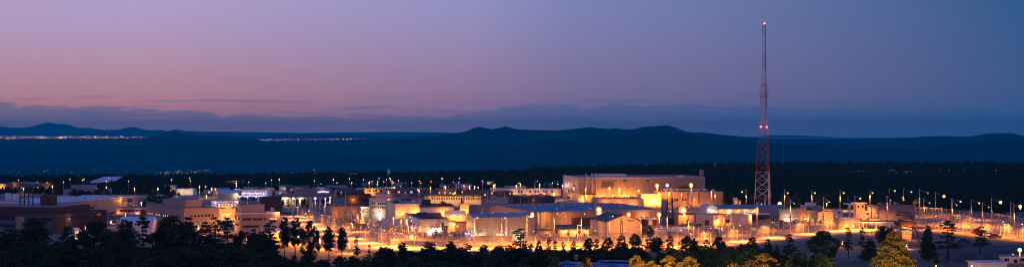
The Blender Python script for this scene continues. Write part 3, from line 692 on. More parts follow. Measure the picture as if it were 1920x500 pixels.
b = B('long_warehouse', 'very long beige warehouse with white roof and rooftop ventilators', 79, 606, 15, 382, pr=259, M=34, wall=M_beige, roof=M_wroof, kind='flat', cop=M_wroof)
b.seams('f', 9, M_grey); b.door('f', 239, 372, 248, 392, M_dark, 'roller_door'); b.lamp('f', 225, 373, 600, 'sod', r=.25); b.lamp('f', 244, 381, 250, 'wh', r=.12)
for x in (6, 12, 18, 30, 38, 44, 52, 58, 66, 73): b.stack(x, 3.5+(x % 3)*1.5, .7, .75, M_white, name='ventilator')
b.panel('f', 168, 386, 176, 391, M_rust)
b = B('pink_annex', 'low pink lit building between the warehouse and the white tent', 218, 645, 84, 391, pr=274, M=9, wall=M_mauve)
b.win('f', 224, 393, 268, 396, 6); b.lamp('f', 232, 402, 500, 'sod', r=.25); b.lamp('f', 258, 398, 900, 'pink', r=.15); b.lamp('f', 222, 397, 700, 'sod', r=.2)
b = B('lavender_annex', 'pale lavender two storey block behind the long warehouse', 118, 790, 78, 357, pr=206, M=16, wall=mat('lavender_stucco', (.36,.33,.38), .85, .1, .3), roof=M_froof)
b.upper(4, b.L-8, 2, 12, 2.6); b.win('f', 132, 360, 170, 364, 6); b.units(3, M_white)
b = B('small_orange_building', 'small orange lit building at the left edge below the distant lamps', 12, 900, 40, 346, L=5, pl=-50, wall=M_tan); b.lamp('l', 4, 350, 3000, 'sod')
b = B('loading_terminal', 'low dark building with lit windows under the streaked orange lamps', 60, 900, 50, 345, pl=13, pr=96, wall=M_dgrey, roof=M_broof)
b.win('f', 62, 350, 72, 354, 2, M_gwin); b.win('l', 33, 350, 42, 353, 2, M_gwin2); b.win('l', 33, 356, 42, 359, 2, M_gwin2)
# canopy roof on columns
def canopy_hall():
    Y = 980; x, y = XY(160, Y); r = thing('stadium_canopy', 'large tilted white canopy roof standing above the dark trees', 'building', (x, y, 0), 0)
    z0 = Z(343, Y); z1 = Z(334.5, Y)
    MB().add([(0,0,z0),(21,0,Z(338,Y)),(22,14,z1+1.2),(9,14,z1+1.0),(0,0,z0-.5),(21,0,Z(338,Y)-.5),(22,14,z1+.7),(9,14,z1+.5)], [(0,1,2,3),(4,7,6,5),(0,4,5,1),(1,5,6,2),(2,6,7,3),(3,7,4,0)]).build('canopy', M_wroof, r)
    MB().box(5, 23, 2, 12, 0, z0-2.2).build('wall', M_tan, r)
    for q in (1, 8, 14.5, 20): MB().tube((q,.8,0), (q,.8,z0-.6+q*.04), .2).build('column', M_steel, r)
canopy_hall()
b = B('lit_cream_block', 'small cream lit block standing above the trees with a railed top', 309, 900, 85, 348.5, pr=329, M=8, wall=M_cream); b.lamp('f', 313, 354, 1500, 'wh', r=.12, out=5); b.lamp('f', 325, 354, 1500, 'wh', r=.12, out=5)
b = B('lit_white_shed', 'low white lit shed right of the cream block', 331, 840, 85, 355, pr=362, M=8, wall=M_white); b.lamp('f', 338, 358, 1600, 'wh', r=.12, out=5); b.lamp('f', 355, 358, 1600, 'wh', r=.12, out=5)
b = B('lavender_shed', 'unlit pale lavender shed behind the pinkish office block', 335, 690, 85, 368, pr=368, M=6, wall=MATS['lavender_stucco']); b.stack(8, 2, 3.6, .35, M_white)
# white tent
b = B('frame_tent', 'large white fabric tent with gable roof among the dark trees', 224, 492, 84, 418, pr=286, M=10, wall=M_tarp, roof=M_tarp, cat='tent', kind='gx', rh=1.9, over=.2)
b = B('camper_tent', 'bluish low shed roof right under the white tent', 206, 478, 80, 432, L=4, M=3, wall=M_dgrey, roof=M_broof, kind='slab')
# pinkish office block
b = B('pinkish_office', 'pinkish stepped office block with a lit window band, one face orange', 345, 521, 58, 392.5, pr=411, pl=274, wall=M_mauve, roof=M_froof)
b.win('l', 277, 400, 316, 403.5, 11, lambda i: M_gwin if i not in (3, 7) else None, gap=.5); b.win('l', 318, 404, 340, 406.5, 6, gap=.5)
b.win('l', 323, 416, 340, 419, 4, M_gwin); b.win('l', 280, 417, 318, 420, 8, gap=.4)
b.win('f', 356, 402.5, 402, 405.5, 7, gap=.55); b.win('f', 358, 416, 404, 419, 7, lambda i: M_gwin if i in (1, 2, 5) else None, gap=.5); b.door('f', 402, 420, 408, 430)
b.upper(1, b.L*.55, 1.2, b.M*.45, 3.3); b.upper(2, 6, b.M*.48, b.M*.68, 2.6, name='lift_overrun'); b.unit(2, b.M*.66, 1, .8, 1.2, M_rust); b.unit(b.L*.62, 2, 2, 2, 1.1); b.units(2, seed=4)
b.lamp('f', 411, 424, 4200, 'sod', out=4)
# loading yard behind
b = B('loading_dock', 'bright yellow floodlit loading dock wall between two office blocks', 409, 600, 88, 392, pr=442, M=8, wall=M_cream, roof=M_white)
for p in (413, 423, 434): b.lamp('f', p, 399, 2200, 'sod', out=4.2, r=.16)
b.door('f', 414, 400, 421, 410, M_white, 'roller_door'); b.door('f', 424, 400, 431, 410, M_white, 'roller_door'); b.slab('loading_ledge', 'f', (0, b.L, 0, 1.0), 1.4, M_conc)
b = B('bus_shelter_hall', 'low flat roofed hall with bright strip windows above the loading dock', 396, 660, 86, 378, pr=447, M=10, wall=M_cream, roof=M_white, kind='slab')
b.win('f', 402, 381, 444, 387, 7, lambda i: M_gwin2 if i % 3 else M_gwin); b.lamp('f', 404, 379, 450, 'hal', r=.32); b.lamp('f', 444, 377, 450, 'hal', r=.3); b.lamp('f', 424, 388, 2500, 'sod', r=.2)
for k, (p0, p1, t, Y) in enumerate(((443, 503, 368, 735), (452, 500, 362, 830))):
    b = B('parking_canopy', ['long bright purple lit canopy over parked cars, nearer one', 'long bright canopy over parked cars, farther one'][k], p0, Y, 88, t, pr=p1, M=6, wall=M_dgrey, roof=M_white, kind='slab', z0=Z(t, Y)-.35)
    for q in (.02, .33, .66, .98): MB().box(b.L*q-.15, b.L*q+.15, 2.8, 3.1, 0, b.H-.36).build('column', M_steel, b.root)
    for q in (.1, .35, .62, .88): b.lamp('f', p0+(p1-p0)*q, t+1.2, 1100, 'hal', r=.26, out=2)
b = B('distant_terminal', 'low dark terminal with a row of lit windows beyond the town car park', 450, 830, 88, 356.5, pr=506, M=9, wall=M_grey, roof=M_froof); b.win('f', 454, 358, 502, 360, 9, lambda i: M_gwin if i % 2 else M_gwin2)
b = B('white_vault_roof', 'low pale building with shallow curved roof behind the canopies', 408, 775, 86, 362, pr=447, M=14, wall=M_pale, roof=M_white, kind='gx', rh=1.5); b.lamp('f', 445, 364, 1200, 'wh', r=.12)
# square office
b = B('square_office', 'square two storey office with dark window bands and raised roof block', 451, 513, 66, 401, pr=525, pl=440, wall=M_mauve, roof=M_froof, cop=M_white)
b.win('f', 455, 408.5, 471, 412, 2, gap=.1); b.win('f', 474, 408.5, 482, 412); b.win('f', 484, 408.5, 492, 412); b.win('f', 495, 408.5, 499, 412); b.win('f', 505, 408, 520, 411.5, 3, M_gwin2, gap=.15)
b.win('f', 455, 422, 486, 425.5, 4, gap=.1); b.win('f', 494, 422, 508, 425.5, 2, gap=.1); b.win('l', 441, 406, 450, 410, 3, lambda i: M_gwin2 if i == 1 else None); b.win('l', 441, 418, 450, 422, 3)
b.upper(-.0+.4, b.L*.62, 1.2, b.M*.8, 3.1, M_mauve); b.unit(b.L*.8, 2, 1.2, 1, 1.8, M_cream); b.unit(b.L*.66, 1.5, 1.8, 2, .7, M_white)
b.lamp('f', 520, 398, 700, 'sod', r=.08, out=.8); b.lamp('l', 441, 418, 1100, 'sod', out=2.5)
b = B('car_park_tent', 'pale pointed tent canopy in front of the square office', 492, 470, 82, 434, L=8, M=6, wall=MATS['lavender_stucco'], roof=M_tarp, cat='tent', kind='gx', rh=1.1)
b = B('brown_hall', 'dark brown windowless hall behind the square office', 489, 640, 86, 371.5, pr=523, M=14, wall=M_brown, roof=M_droof)
# arcade
b = B('arcade_building', 'long beige arcaded building with purple lamps and green lit trees', 521, 716, 87, 366, pr=624, M=18, wall=M_tan, roof=M_froof)
for i in range(11): x = b.L*(i+.5)/11; MB().box(x-.45, x+.45, -2.3, -1.5, 0, b.H-1.6).build('column', M_cream, b.root)
MB().box(-.2, b.L+.2, -2.6, -.01, b.H-1.6, b.H-.9).build('arcade_roof', M_cream, b.root)
b.win('f', 528, 374, 620, 384, 11, lambda i: M_gwin if i in (1, 2, 5) else None, gap=.5); b.units(4, seed=3)
for p, k in ((529, 'wh'), (538, 'wh'), (565, 'wh')): b.lamp('f', p, 371, 1500, k, r=.3, out=3)
b = B('bright_strip_canopy', 'flat canopy with a bright purple white strip above the arcade', 595, 800, 88, 358.5, pr=617, M=5, wall=M_grey, roof=M_white, kind='slab', z0=0)
b.panel('f', 596, 359, 616, 360.2, M_lhal, 'light_strip', .2); b.lamp('f', 606, 360, 800, 'hal', r=.15)
b = B('ribbed_hall', 'brown lit hall with dark slab roof and vertical wall ribs', 621, 594, 80, 386, pr=676, M=15, wall=M_tan, roof=M_droof, kind='slab')
b.pilasters('f', (623, 629, 635, 641, 647, 653, 659, 665, 671), M_tan, .3, .3); b.lamp('f', 663, 396, 700, 'sod', r=.1, out=3); b.lamp('f', 630, 398, 900, 'sod', r=.1, out=3)
b = B('dark_brown_block', 'dark brown block with one orange glowing lamp on its wall', 648, 700, 82, 367, pr=696, M=16, wall=M_brown, roof=M_droof); b.lamp('f', 662, 373, 1300, 'sod', r=.22); b.units(3, M_dark, seed=6); b.win('f', 672, 373, 694, 376, 4); b.seams('f', 7)
b = B('guard_kiosk', 'small bright glass kiosk with lit interior beside the fence bend', 677, 575, 84, 389, pr=692, M=2.5, wall=M_cream, roof=M_white, kind='slab', cat='kiosk')
b.win('f', 678, 392, 690, 397, 3, M_gwin); b.lamp('f', 679, 391, 1900, 'wh', r=.3, out=2)
# lavender towered block
b = B('lavender_tower_block', 'pale lavender block with a square tower and tiny windows', 727, 600, 30, 373, L=10, pl=692, wall=mat('lilac_stucco', (.42,.36,.40), .85, .1, .3), roof=M_froof)
for q in (380, 387): b.win('l', 696, q, 724, q+2.5, 7, lambda i: M_gwin2 if i == 4 else None, gap=.6)
b.upper(0.02, 4, .6, 6, 2.2, name='tower'); b.lamp('l', 711, 397, 2600, 'wh', r=.35, out=2); b.lamp('f', 727.6, 372, 500, 'sod', r=.08)
b = B('purple_end_block', 'low block with purple left end, blue roof and orange lit underside', 741, 560, 77, 384, pr=788, pl=723, wall=M_pale, roof=M_froof)
b.lamp('f', 750, 400, 2600, 'sod', r=.2); b.lamp('f', 778, 395, 2600, 'sod', r=.2); b.units(3, M_dark, seed=8); b.slab('canopy', 'f', (b.L*.5, b.L, 3.6, 3.9), 2.2, M_white); b.panel('f', 742, 402, 765, 409, mat('timber_green', (.16,.15,.09)), 'lower_wall')
b = B('round_kerb_wall', 'low white curved retaining wall below the purple end block', 717, 540, 83, 413, pr=758, M=2.5, wall=M_white, roof=M_white)
b = B('flat_roof_store', 'long low store with pale blue flat roof behind the purple end block', 722, 650, 85, 376, pr=772, M=12, wall=M_brown, roof=M_wroof); b.units(2, M_dark, seed=2); b.lamp('f', 726, 381, 900, 'sod', r=.1)
# bright slatted compound
def compound():
    Y = 730; x, y = XY(797, Y); L = (902-797)/F*Y; h = Z(367, Y)
    r = thing('slatted_compound', 'bright yellow floodlit slatted screen wall around a raised compound', 'screen wall', (x, y, 0), R(-3))
    MB().box(0, L, 0, .3, 0, 2.8).build('base_wall', M_cream, r); MB().box(0, L, -.1, .35, h-.5, h-.2).build('top_rail', M_cream, r)
    for i in range(34): MB().box(i*L/33-.12, i*L/33+.12, 0, .25, 2.8, h-.5).build('slat', M_cream, r)
    for i in range(12): MB().box(i*L/11-.22, i*L/11+.22, -.3, -.02, 0, h).build('post', M_cream, r)
    MB().box(0, L, 7, 7.3, 0, h+.6).build('back_wall', M_brown, r)
    for i in range(6): light((L*(i+.5)/6, -3.5, 3.4), 750, (1,.5,.12), r)
    for i in range(5): light((L*(i+.5)/5, 4, 3.0), 420, (1,.5,.12), r)
compound()
b = B('louvre_hall', 'hall with a row of dark windows under a pale upper wall', 787, 560, 84, 388, pr=851, M=24, wall=M_cream, roof=M_droof, kind='slab')
b.win('f', 788, 399, 827, 404, 8, gap=.12); b.panel('f', 787.5, 390, 827, 398, M_white, 'upper_panel'); b.win('f', 832, 397, 837, 400, 1, M_gwin2); b.lamp('f', 834, 396, 2200, 'sod', r=.25); b.units(6, M_dark, seed=12, h=(.6, 2)); b.stack(4, 9, 2.4, .8, M_dark); b.stack(17, 5, 3.2, .35, M_dark)
b = B('stair_house', 'bright yellow lit sloping stair house beside the louvre hall', 836, 548, 84, 403, pr=872, M=4, wall=M_cream, roof=M_white, kind='gx', rh=1.6)
b.win('f', 852, 404, 858, 407, 1, M_gwin2); b.lamp('f', 846, 405, 2500, 'sod', r=.3, out=2.5); b.lamp('f', 864, 406, 2500, 'sod', r=.3, out=2.5)
b = B('flue_tower', 'thin dark scaffold house with white flue above the stair house', 862, 566, 84, 384, pr=879, M=5, wall=M_tan, roof=M_droof); b.stack(1.5, 1, 3.2, .3, M_white); b.lamp('f', 871, 393, 4200, 'sod', r=.4, out=2)
# cream building
b = B('cream_building', 'cream building with white purple left side and dark generator at its wall', 789, 507, 78, 413, pr=842, pl=760, wall=M_white, roof=M_droof, cop=M_cream)
b.panel('f', 789.5, 412.5, 841, 427, M_cream, 'upper_wall', .25); b.lamp('f', 809, 430.5, 2600, 'wh', r=.5); b.lamp('f', 822, 428, 1800, 'wh', r=.3); b.door('f', 816, 430, 820, 440); b.win('l', 764, 418, 786, 422, 4, gap=.6); b.units(5, M_dark, seed=5, h=(.4, .9))
b.slab('door_canopy', 'f', (b.L*.45, b.L*.66, 2.6, 2.8), 1.6, M_white); b.lamp('l', 772, 425, 500, 'hal', r=.15); b.door('l', 779, 428, 783, 440, M_dark)
b = B('generator_housing', 'boxy dark generator against the cream building', 828, 498, 84, 426, pr=839, M=2.2, wall=mat('generator_brown', (.16,.09,.06)), roof=M_dark, cat='generator'); b.stack(.5, .8, 1.6, .35, M_dark)
b = B('orange_store', 'plain orange lit store wall between cream building and twin bay shed', 853, 520, 82, 419.5, pr=885, M=8, wall=M_tan, roof=M_froof); b.lamp('f', 857, 423, 500, 'sod', out=2)
b = B('small_lean_to', 'small lit lean-to with a bright lamp left of the orange store', 841, 512, 82, 416, pr=853, M=5, wall=M_cream, roof=M_droof, kind='slab'); b.lamp('f', 851, 419, 3600, 'sod', r=.4, out=1.8)
# twin bay shed
b = B('twin_bay_shed', 'tall shed with two big closed bays under a blue metal roof', 888, 483, 81, 408, pr=1003, pl=875, wall=M_beige, roof=M_broof, kind='gx', rh=1.0, over=.35)
b.pilasters('f', (889.5, 949.5), M_white, .35, .3); b.pilasters('f', (941, 1000), M_grey, .3, .25); b.panel('f', 896, 412, 938, 448, M_beige, 'bay_door', .08); b.panel('f', 954, 412, 996, 448, M_beige, 'bay_door', .08); b.seams('f', 12, M_beige)
for p in (900, 939, 972): b.lamp('f', p, 439, 1500, 'wh', r=.45, out=1.2)
for p in (877, 883): b.lamp('l', p, 437, 800, 'hal', r=.35, out=1.0)
# very large purple roofed hall
b = B('great_hall', 'huge low hall with a broad purple grey roof and sloping gable wall', 1008, 537, 65, 398, pr=1237, pl=882, wall=M_mauve, roof=M_froof, kind='gx', rh=.9, over=.5)
b.seams('l', 9, M_grey); b.seams('f', 14, M_tan); b.panel('f', 1012, 398, 1019, 426, M_cream, 'end_pier', .6); b.panel('f', 1022, 399, 1045, 426, M_tan); b.panel('f', 1072, 407, 1110, 428, M_brown)
b.lamp('f', 1014, 402, 2200, 'sod', r=.2, out=2.5); b.lamp('f', 1060, 405, 800, 'sod', r=.12, out=3); b.lamp('f', 1205, 404, 2600, 'sod', r=.3, out=3)
for p in (905, 925, 950, 975): b.lamp('l', p, 398, 380, 'sod', r=.1, out=4)
for i in range(16): MB().box(3+i*3.3, 4+i*3.3, b.M*.5-.5, b.M*.5+.5, b.H+.95, b.H+1.5).build('ridge_vent', M_steel, b.root)
for x, y in ((12, 8), (30, 10), (44, 14), (20, 20), (6, 16), (37, 22), (49, 7), (25, 5)): MB().box(x, x+1, y, y+1, b.H+y*.9/(b.M/2)+.1, b.H+y*.9/(b.M/2)+1.0).build('roof_unit', M_steel, b.root)
# gabled hall in front
b = B('gabled_hall', 'cream gabled hall with a tall narrow brown door in its front', 1138, 496, 77, 415.5, pr=1202, pl=1107, wall=M_cream, roof=M_droof, kind='gy', rh=2.3, over=.45)
b.door('f', 1162.5, 413, 1168, 441, mat('door_brown', (.15,.09,.06))); b.seams('l', 5, M_pale); b.slab('eaves_lamp_bar', 'f', (b.L*.6, b.L*.8, b.H+.2, b.H+.5), .3, M_dark)
light((b.L*.5, -9, 3.2), 7000, SOD, b.root); b.lamp('l', 1112, 424, 700, 'sod', r=.1, out=3)  # first is a bare light added before the hall to warm its front
b = B('brown_side_store', 'dark brown flat store with a white door right of the gabled hall', 1203, 505, 84, 411, pr=1231, M=9, wall=M_brown, roof=M_droof, cop=M_white); b.door('f', 1216, 412, 1223, 421, M_white, 'door'); b.lamp('f', 1228, 424, 400, 'sod', r=.08)
b = B('low_lit_shed', 'low shed with dark roof and three orange lamps under the eaves', 1047, 503, 83, 429.5, pr=1104, M=8, wall=M_cream, roof=M_droof, kind='gx', rh=1.3)
for p in (1057, 1077, 1101): b.lamp('f', p, 432.5, 1500, 'sod', r=.3, out=1.4)
b.door('f', 1064, 434, 1067, 441); b.win('f', 1082, 433, 1090, 436, 2)
b = B('awning_store', 'low rusty awning roof with pale tarpaulin left of the low lit shed', 1006, 503, 82, 431, pr=1040, M=7, wall=M_tan, roof=mat('ochre_roof', (.28,.20,.07)), kind='slab', cat='shed'); b.lamp('f', 1025, 437, 900, 'sod', r=.1, out=2.5); b.slab('tarpaulin', 'f', (b.L*.1, b.L*.9, 1.6, 1.8), 2.2, M_white)
b = B('round_plant_house', 'small cream plant house with round fan left of the awning store', 1014, 520, 84, 401, pr=1020, M=4, wall=M_cream, roof=M_white)
# main building
b = B('main_facility', 'largest building, tall tan block with louvre, three stacks and white roof monitor', 1083, 769, 83, 334, pr=1322, M=46, wall=mat('tan_siding', (.33,.265,.205), .7, .14, .25, streak=True), roof=M_froof, cop=M_pale)
b.panel('f', 1128, 339, 1151, 352, mat('louvre_grey', (.10,.10,.12)), 'louvre', .12)
for p in (1083.6, 1160, 1240, 1320): b.pilasters('f', (p,), M_beige, .3, .2)
b.seams('f', 14, M_beige); b.upper(b.fx(1128), b.fx(1180), 8, 24, 1.7, M_white, M_wroof, 'roof_monitor'); b.upper(b.fx(1275), b.fx(1285), 3, 8, 1.3, M_white); b.upper(b.fx(1288), b.fx(1312), 3, 8, .9, M_steel)
for p in (1098, 1109, 1116.5): x = b.fx(p); MB().tube((x,-1.2,0), (x,-1.2,Z(325, 769)), .42, .38, 10).build('stack', M_steel, b.root, True)
x = b.fx(1319); b.stack(x-.5, 2, 4.2, 1.2, M_grey)
b.win('f', 1169, 338, 1175, 339.5); b.win('f', 1211, 338, 1217, 339.5)
b.door('f', 1090, 371, 1098, 378, M_white, 'roller_door'); b.slab('entrance_canopy', 'f', (b.fx(1088), b.fx(1116), 4.1, 4.6), 3, M_dark)
for p, q, w_ in ((1099, 366, 3400), (1128, 366, 4500), (1149, 366, 3200), (1167, 366, 4800), (1178, 367, 4500), (1192, 368, 2200), (1090, 370, 1800)): b.lamp('f', p, q, w_, 'sod', r=.5 if w_ > 3000 else .25, out=2.4, drop=1)
b = B('office_wing', 'four storey grey end wing with scattered lit windows on the main building', 1083.2, 768, 83, 333.5, L=.8, pl=1056, wall=M_grey, roof=M_froof)
b.win('l', 1060, 342, 1063, 347, 1, M_gwin2); b.win('l', 1065.5, 341, 1068.5, 347, 1, M_gwin2); b.win('l', 1070, 343, 1080, 347.5, 4, lambda i: M_gwin if i > 1 else None, gap=.35)
b.win('l', 1060, 355, 1068, 361, 3, lambda i: M_gwin if i else None, gap=.3); b.win('l', 1070, 356, 1078, 360, 3, gap=.3); b.win('l', 1063, 368, 1069, 372, 1)
light((-5, b.M*.6, 2), 1500, SOD, b.root)
b = B('long_low_wing', 'long grey low wing with bright domed arch and rooftop pipework', 1240, 735, 84, 361, pr=1356, M=20, wall=M_tan, roof=M_droof)
b.win('f', 1264, 372, 1272, 376, 2); b.win('f', 1278, 371, 1288, 376, 2, frame=M_pale); b.door('f', 1301, 371, 1303, 376, M_white); b.pilasters('f', (1258, 1290, 1310, 1338), M_dgrey, .25, .25); b.seams('f', 9, M_tan)
for i in range(15): b.unit(1+i*2.1, 2+(i % 4)*3, 1.3, 1.3, [.9, 1.6, 1.2, 2.1][i % 4], [M_dark, M_steel][i % 2])
for z in (1.1, 1.8): MB().path([(0,1,b.H+z),(b.L*.75,1,b.H+z),(b.L*.75,9,b.H+z)], .22).build('roof_pipe', M_steel, b.root)
for i in range(9): MB().box(.5+i*3, .8+i*3, .7, 1.1, b.H, b.H+2.0).build('pipe_support', M_dark, b.root)
b.upper(b.fx(1278), b.fx(1294), 3, 9, 3.2, M_dark); b.lamp('f', 1300, 378, 1800, 'sod', r=.1, out=3); b.lamp('f', 1282, 380, 900, 'sod', r=.08, out=3); b.lamp('f', 1330, 380, 500, 'sod', r=.08, out=3)
b = B('arched_bay', 'bright glowing arched bay beside the long low wing', 1202, 722, 84, 365, pr=1240, M=14, wall=M_cream, roof=M_droof)
x0, x1 = b.fx(1214), b.fx(1238); mb = MB(); c = (x0+x1)/2; w_ = (x1-x0)/2
mb.add([(c+w_*cos(pi*i/12), y, .3+w_*1.15*sin(pi*i/12)) for y in (-.25, -.01) for i in range(13)], [tuple(range(13))]+[(i, i+13, i+14, i+1) for i in range(12)]); mb.build('arch_door', M_white, b.root)
for x in (c-2, c+2.4): light((x, -3.4, 3.2), 4200, SOD, b.root)
b.lamp('f', 1205, 368, 2000, 'sod', r=.3, out=2); b.lamp('f', 1211, 369, 1500, 'sod', r=.25, out=2)
b = B('flat_lab', 'long flat roofed cream lab in front of the main building', 1120, 690, 86, 374, pr=1207, M=20, wall=M_cream, roof=M_droof); b.units(8, M_steel, seed=9, h=(.3, .9)); b.win('f', 1185, 383, 1190, 385, 1, M_gwin2)
for p in (1135, 1160, 1186): b.lamp('f', p, 380, 1500, 'sod', r=.15, out=2.2)
b = B('low_front_block', 'low dark roofed block before the office wing with lit edges', 962, 640, 84, 371, pr=1040, M=22, wall=M_brown, roof=M_droof); b.lamp('f', 1000, 374, 300, 'sod', r=.1, out=2); b.units(7, seed=13); b.seams('f', 8, M_tan); b.win('f', 966, 374, 996, 376, 5)
b = B('guard_house_strip', 'long low white gatehouse with lit openings beyond the great hall', 930, 850, 86, 355, pr=1052, M=9, wall=M_white, roof=M_wroof, kind='slab')
b.win('f', 934, 357, 1048, 360, 22, lambda i: M_gwin2 if i % 3 == 0 else (M_gwin if i % 5 == 0 else None), gap=.55)
for p in (940, 965, 990, 1012, 1040): b.lamp('f', p, 361, 900, 'sod', r=.12, out=3)
b = B('town_office', 'low lit office behind the town street lamps', 668, 850, 86, 354, pr=720, M=9, wall=M_cream, roof=M_froof); b.win('f', 671, 356, 717, 359, 9, lambda i: M_gwin if i in (2, 3, 7) else None)
for p in (684, 697): b.lamp('f', p, 357, 1700, 'sod', r=.4, out=2)
b = B('town_store', 'low dark store with bluish white lamps behind the flat roofs', 722, 840, 86, 356, pr=790, M=9, wall=M_dgrey, roof=M_froof); b.lamp('f', 729, 361, 700, 'sod', r=.3, out=2); b.lamp('f', 760, 360, 150, 'hal', r=.16); b.win('f', 733, 358, 786, 361, 9, lambda i: M_gwin2 if i in (2, 6) else None)
for px, py, h, pw in ((915,458,9,9000),(975,458,9,8000),(1035,440,8,9000),(1060,438,8,8000),(1165,456,8,8000),(1220,436,7,6000),(820,452,8,6000),(770,446,8,5000),(1340,446,8,5000),(1400,440,8,5000),(1530,428,8,4500),(1140,384,10,9000),(1185,384,10,9000),(1290,398,9,8000),(1330,398,9,5000)):  # masts added to throw warm fill light onto the hall fronts
    x, y = P(px, py); o = thing('fill_flood_mast', uniq('added mast with dark floodlight box', px), 'lamp post', (x, y, 0), 0, 'added flood masts facing the halls')
    MB().tube((0,0,0),(0,0,h), .1, .06, 6).build('pole', M_pole, o); he = MB().box(-.3,.3,-.1,.35,h,h+.35).build('flood_box', M_dark, o); MB().box(-.24,.24,.352,.37,h+.05,h+.3).build('lens', M_lsodb, he)
    l_ = light((0,.9,h+.1), pw*.55, SOD, o, .3, 150); l_.rotation_euler = (R(62), 0, 0)
# silo and its scaffold tower
Y = yb(411); x, y = XY(1245, Y); r = thing('steel_silo', 'upright grey steel silo with conical top beside the great hall end', 'silo', (x, y, 0))
MB().lathe((0,0,0), [(1.25,1.5),(1.25,Z(377,Y)),(.3,Z(373,Y)),(.3,Z(372,Y))], 18).build('tank', M_steel, r, True)
for a in range(4): MB().tube((1.1*cos(a*pi/2+.7),1.1*sin(a*pi/2+.7),0),(1.1*cos(a*pi/2+.7),1.1*sin(a*pi/2+.7),1.6),.1).build('leg', M_steel, r)
for z in (3, 5, 7): MB().lathe((0,0,z), [(1.3,0),(1.3,.12)], 18).build('hoop', M_dark, r)
x, y = XY(1256, Y); r = thing('scaffold_tower', 'brown scaffold tower with platforms just right of the silo', 'scaffold', (x, y, 0)); h = Z(370, Y)
for a, c in ((-1.1,-1),(1.1,-1),(1.1,1),(-1.1,1)): MB().box(a-.12, a+.12, c-.12, c+.12, 0, h).build('post', M_rust, r)
for i in range(5): MB().box(-1.3, 1.3, -1.2, 1.2, 1.6+i*1.7, 1.75+i*1.7).build('platform', M_tan, r)
for i in range(5): MB().tube((-1.1,-1.15,i*1.7+.2),(1.1,-1.15,1.7*i+1.7), .07).build('brace', M_rust, r)
# canopy row
b = B('canopy_row', 'long blue roofed open shelter with a line of lamps under its eaves', 1345, yb(403), 84, 391, pr=1470, M=8, wall=M_cream, roof=M_broof, kind='gx', rh=1.5, over=.6)
for i in range(8): b.lamp('f', 1352+i*15.5, 393.5, 650, 'wh' if i % 2 else 'sod', r=.24, out=1.2)
for i in range(7): b.panel('f', 1356+i*16, 396, 1366+i*16, 402, [M_white, M_grey, M_tan][i % 3], 'bay_screen', .3)
b = B('white_gable_house', 'small white gabled house with dazzling white lamps at the shelter end', 1325, yb(404), 82, 388, pr=1345, M=11, wall=M_white, roof=M_white, kind='gy', rh=1.1)
for p, q in ((1329, 391), (1332, 394), (1337, 394), (1343, 396)): b.lamp('f', p, q, 170, 'wh', r=.24, out=1.5)
# round tank, sheds round it
Y = yb(431); x, y = XY(1392.5, Y); r = thing('round_tank', 'large round pale grey storage tank near the mast foot', 'tank', (x, y+4, 0)); rr = 20.5/F*(Y+4); h = Z(403, Y)
MB().lathe((0,0,0), [(rr,0),(rr,h),(rr*.96,h+.15),(.1,h+.5)], 28).build('shell', M_pale, r, True); MB().lathe((0,0,h-.1), [(rr+.08,0),(rr+.08,.2)], 28).build('rim', M_steel, r)
for i in range(9): MB().box(rr*.7-.3, rr*.7+.3, -rr*.74-.1, -rr*.74, .4+i*.6, .46+i*.6).build('rung', M_dark, r)
b = B('beige_depot', 'low beige depot with one glowing orange lamp left of the round tank', 1338, 540, 60, 405, pr=1374, pl=1305, wall=M_pale, roof=M_froof); b.lamp('f', 1343, 412.5, 2200, 'sod', r=.45, out=1.4); b.door('l', 1322, 412, 1330, 424, M_rust); b.win('f', 1360, 412, 1370, 415, 2)
b = B('dark_office_cabin', 'dark cabin with pale roof between round tank and parked cars', 1413, 560, 84, 402, pr=1442, M=7, wall=M_brown, roof=M_wroof, kind='slab'); b.win('f', 1417, 407, 1432, 411, 3)
b = B('green_transformer', 'teal green transformer cabinet before the beige depot', 1336, 500, 84, 432, pr=1347, M=2, wall=mat('teal_paint', (.05,.13,.12)), roof=M_dark, cat='transformer')
b = B('tan_cabin', 'low tan cabin with brown side behind the bale yard', 1272, 560, 82, 405, pr=1302, M=8, wall=M_tan, roof=M_droof); b.lamp('f', 1282, 402.5, 3400, 'sod', r=.5, out=2.4); b.door('f', 1287, 411, 1291, 420)
b = B('purple_bin_row', 'low purple grey container row behind the bales', 1224, 505, 84, 430, pr=1252, M=2.5, wall=MATS['lavender_stucco'], roof=M_white, cat='container')
# right-hand group
b = B('pinkish_warehouse', 'pinkish warehouse with two glowing doorways right of the mast', 1461, 590, 72, 394, pr=1512, M=18, wall=M_mauve, roof=M_froof)
for p in (1472, 1480, 1508): b.door('f', p-2.6, 409, p+2.6, 416, M_cream, 'doorway'); b.lamp('f', p, 409, 1500, 'wh' if p < 1500 else 'sod', r=.32, out=1.4)
b = B('brown_warehouse', 'brown lit warehouse with a lamp at ground level, right of the pinkish one', 1533, 580, 84, 398, pr=1562, pl=1512, wall=M_tan, roof=M_droof); b.lamp('f', 1541, 412.5, 2200, 'sod', r=.4, out=1.4); b.lamp('f', 1556, 412.5, 900, 'sod', r=.2, out=1.4)
b = B('grey_roof_cabin', 'small grey rooftop cabin with dark windows behind the pinkish warehouse', 1511, 640, 84, 387, pr=1541, M=8, wall=M_grey, roof=M_froof); b.win('f', 1513, 390, 1522, 393, 3); b.unit(1, 1, 4, 3, 1.6, M_white)
b = B('pale_guard_hut', 'small pale hut with one window left of the watch tower', 1565, 600, 84, 395, pr=1580, M=4, wall=M_white, roof=M_white, cat='hut'); b.win('f', 1571, 397, 1576, 399, 1)
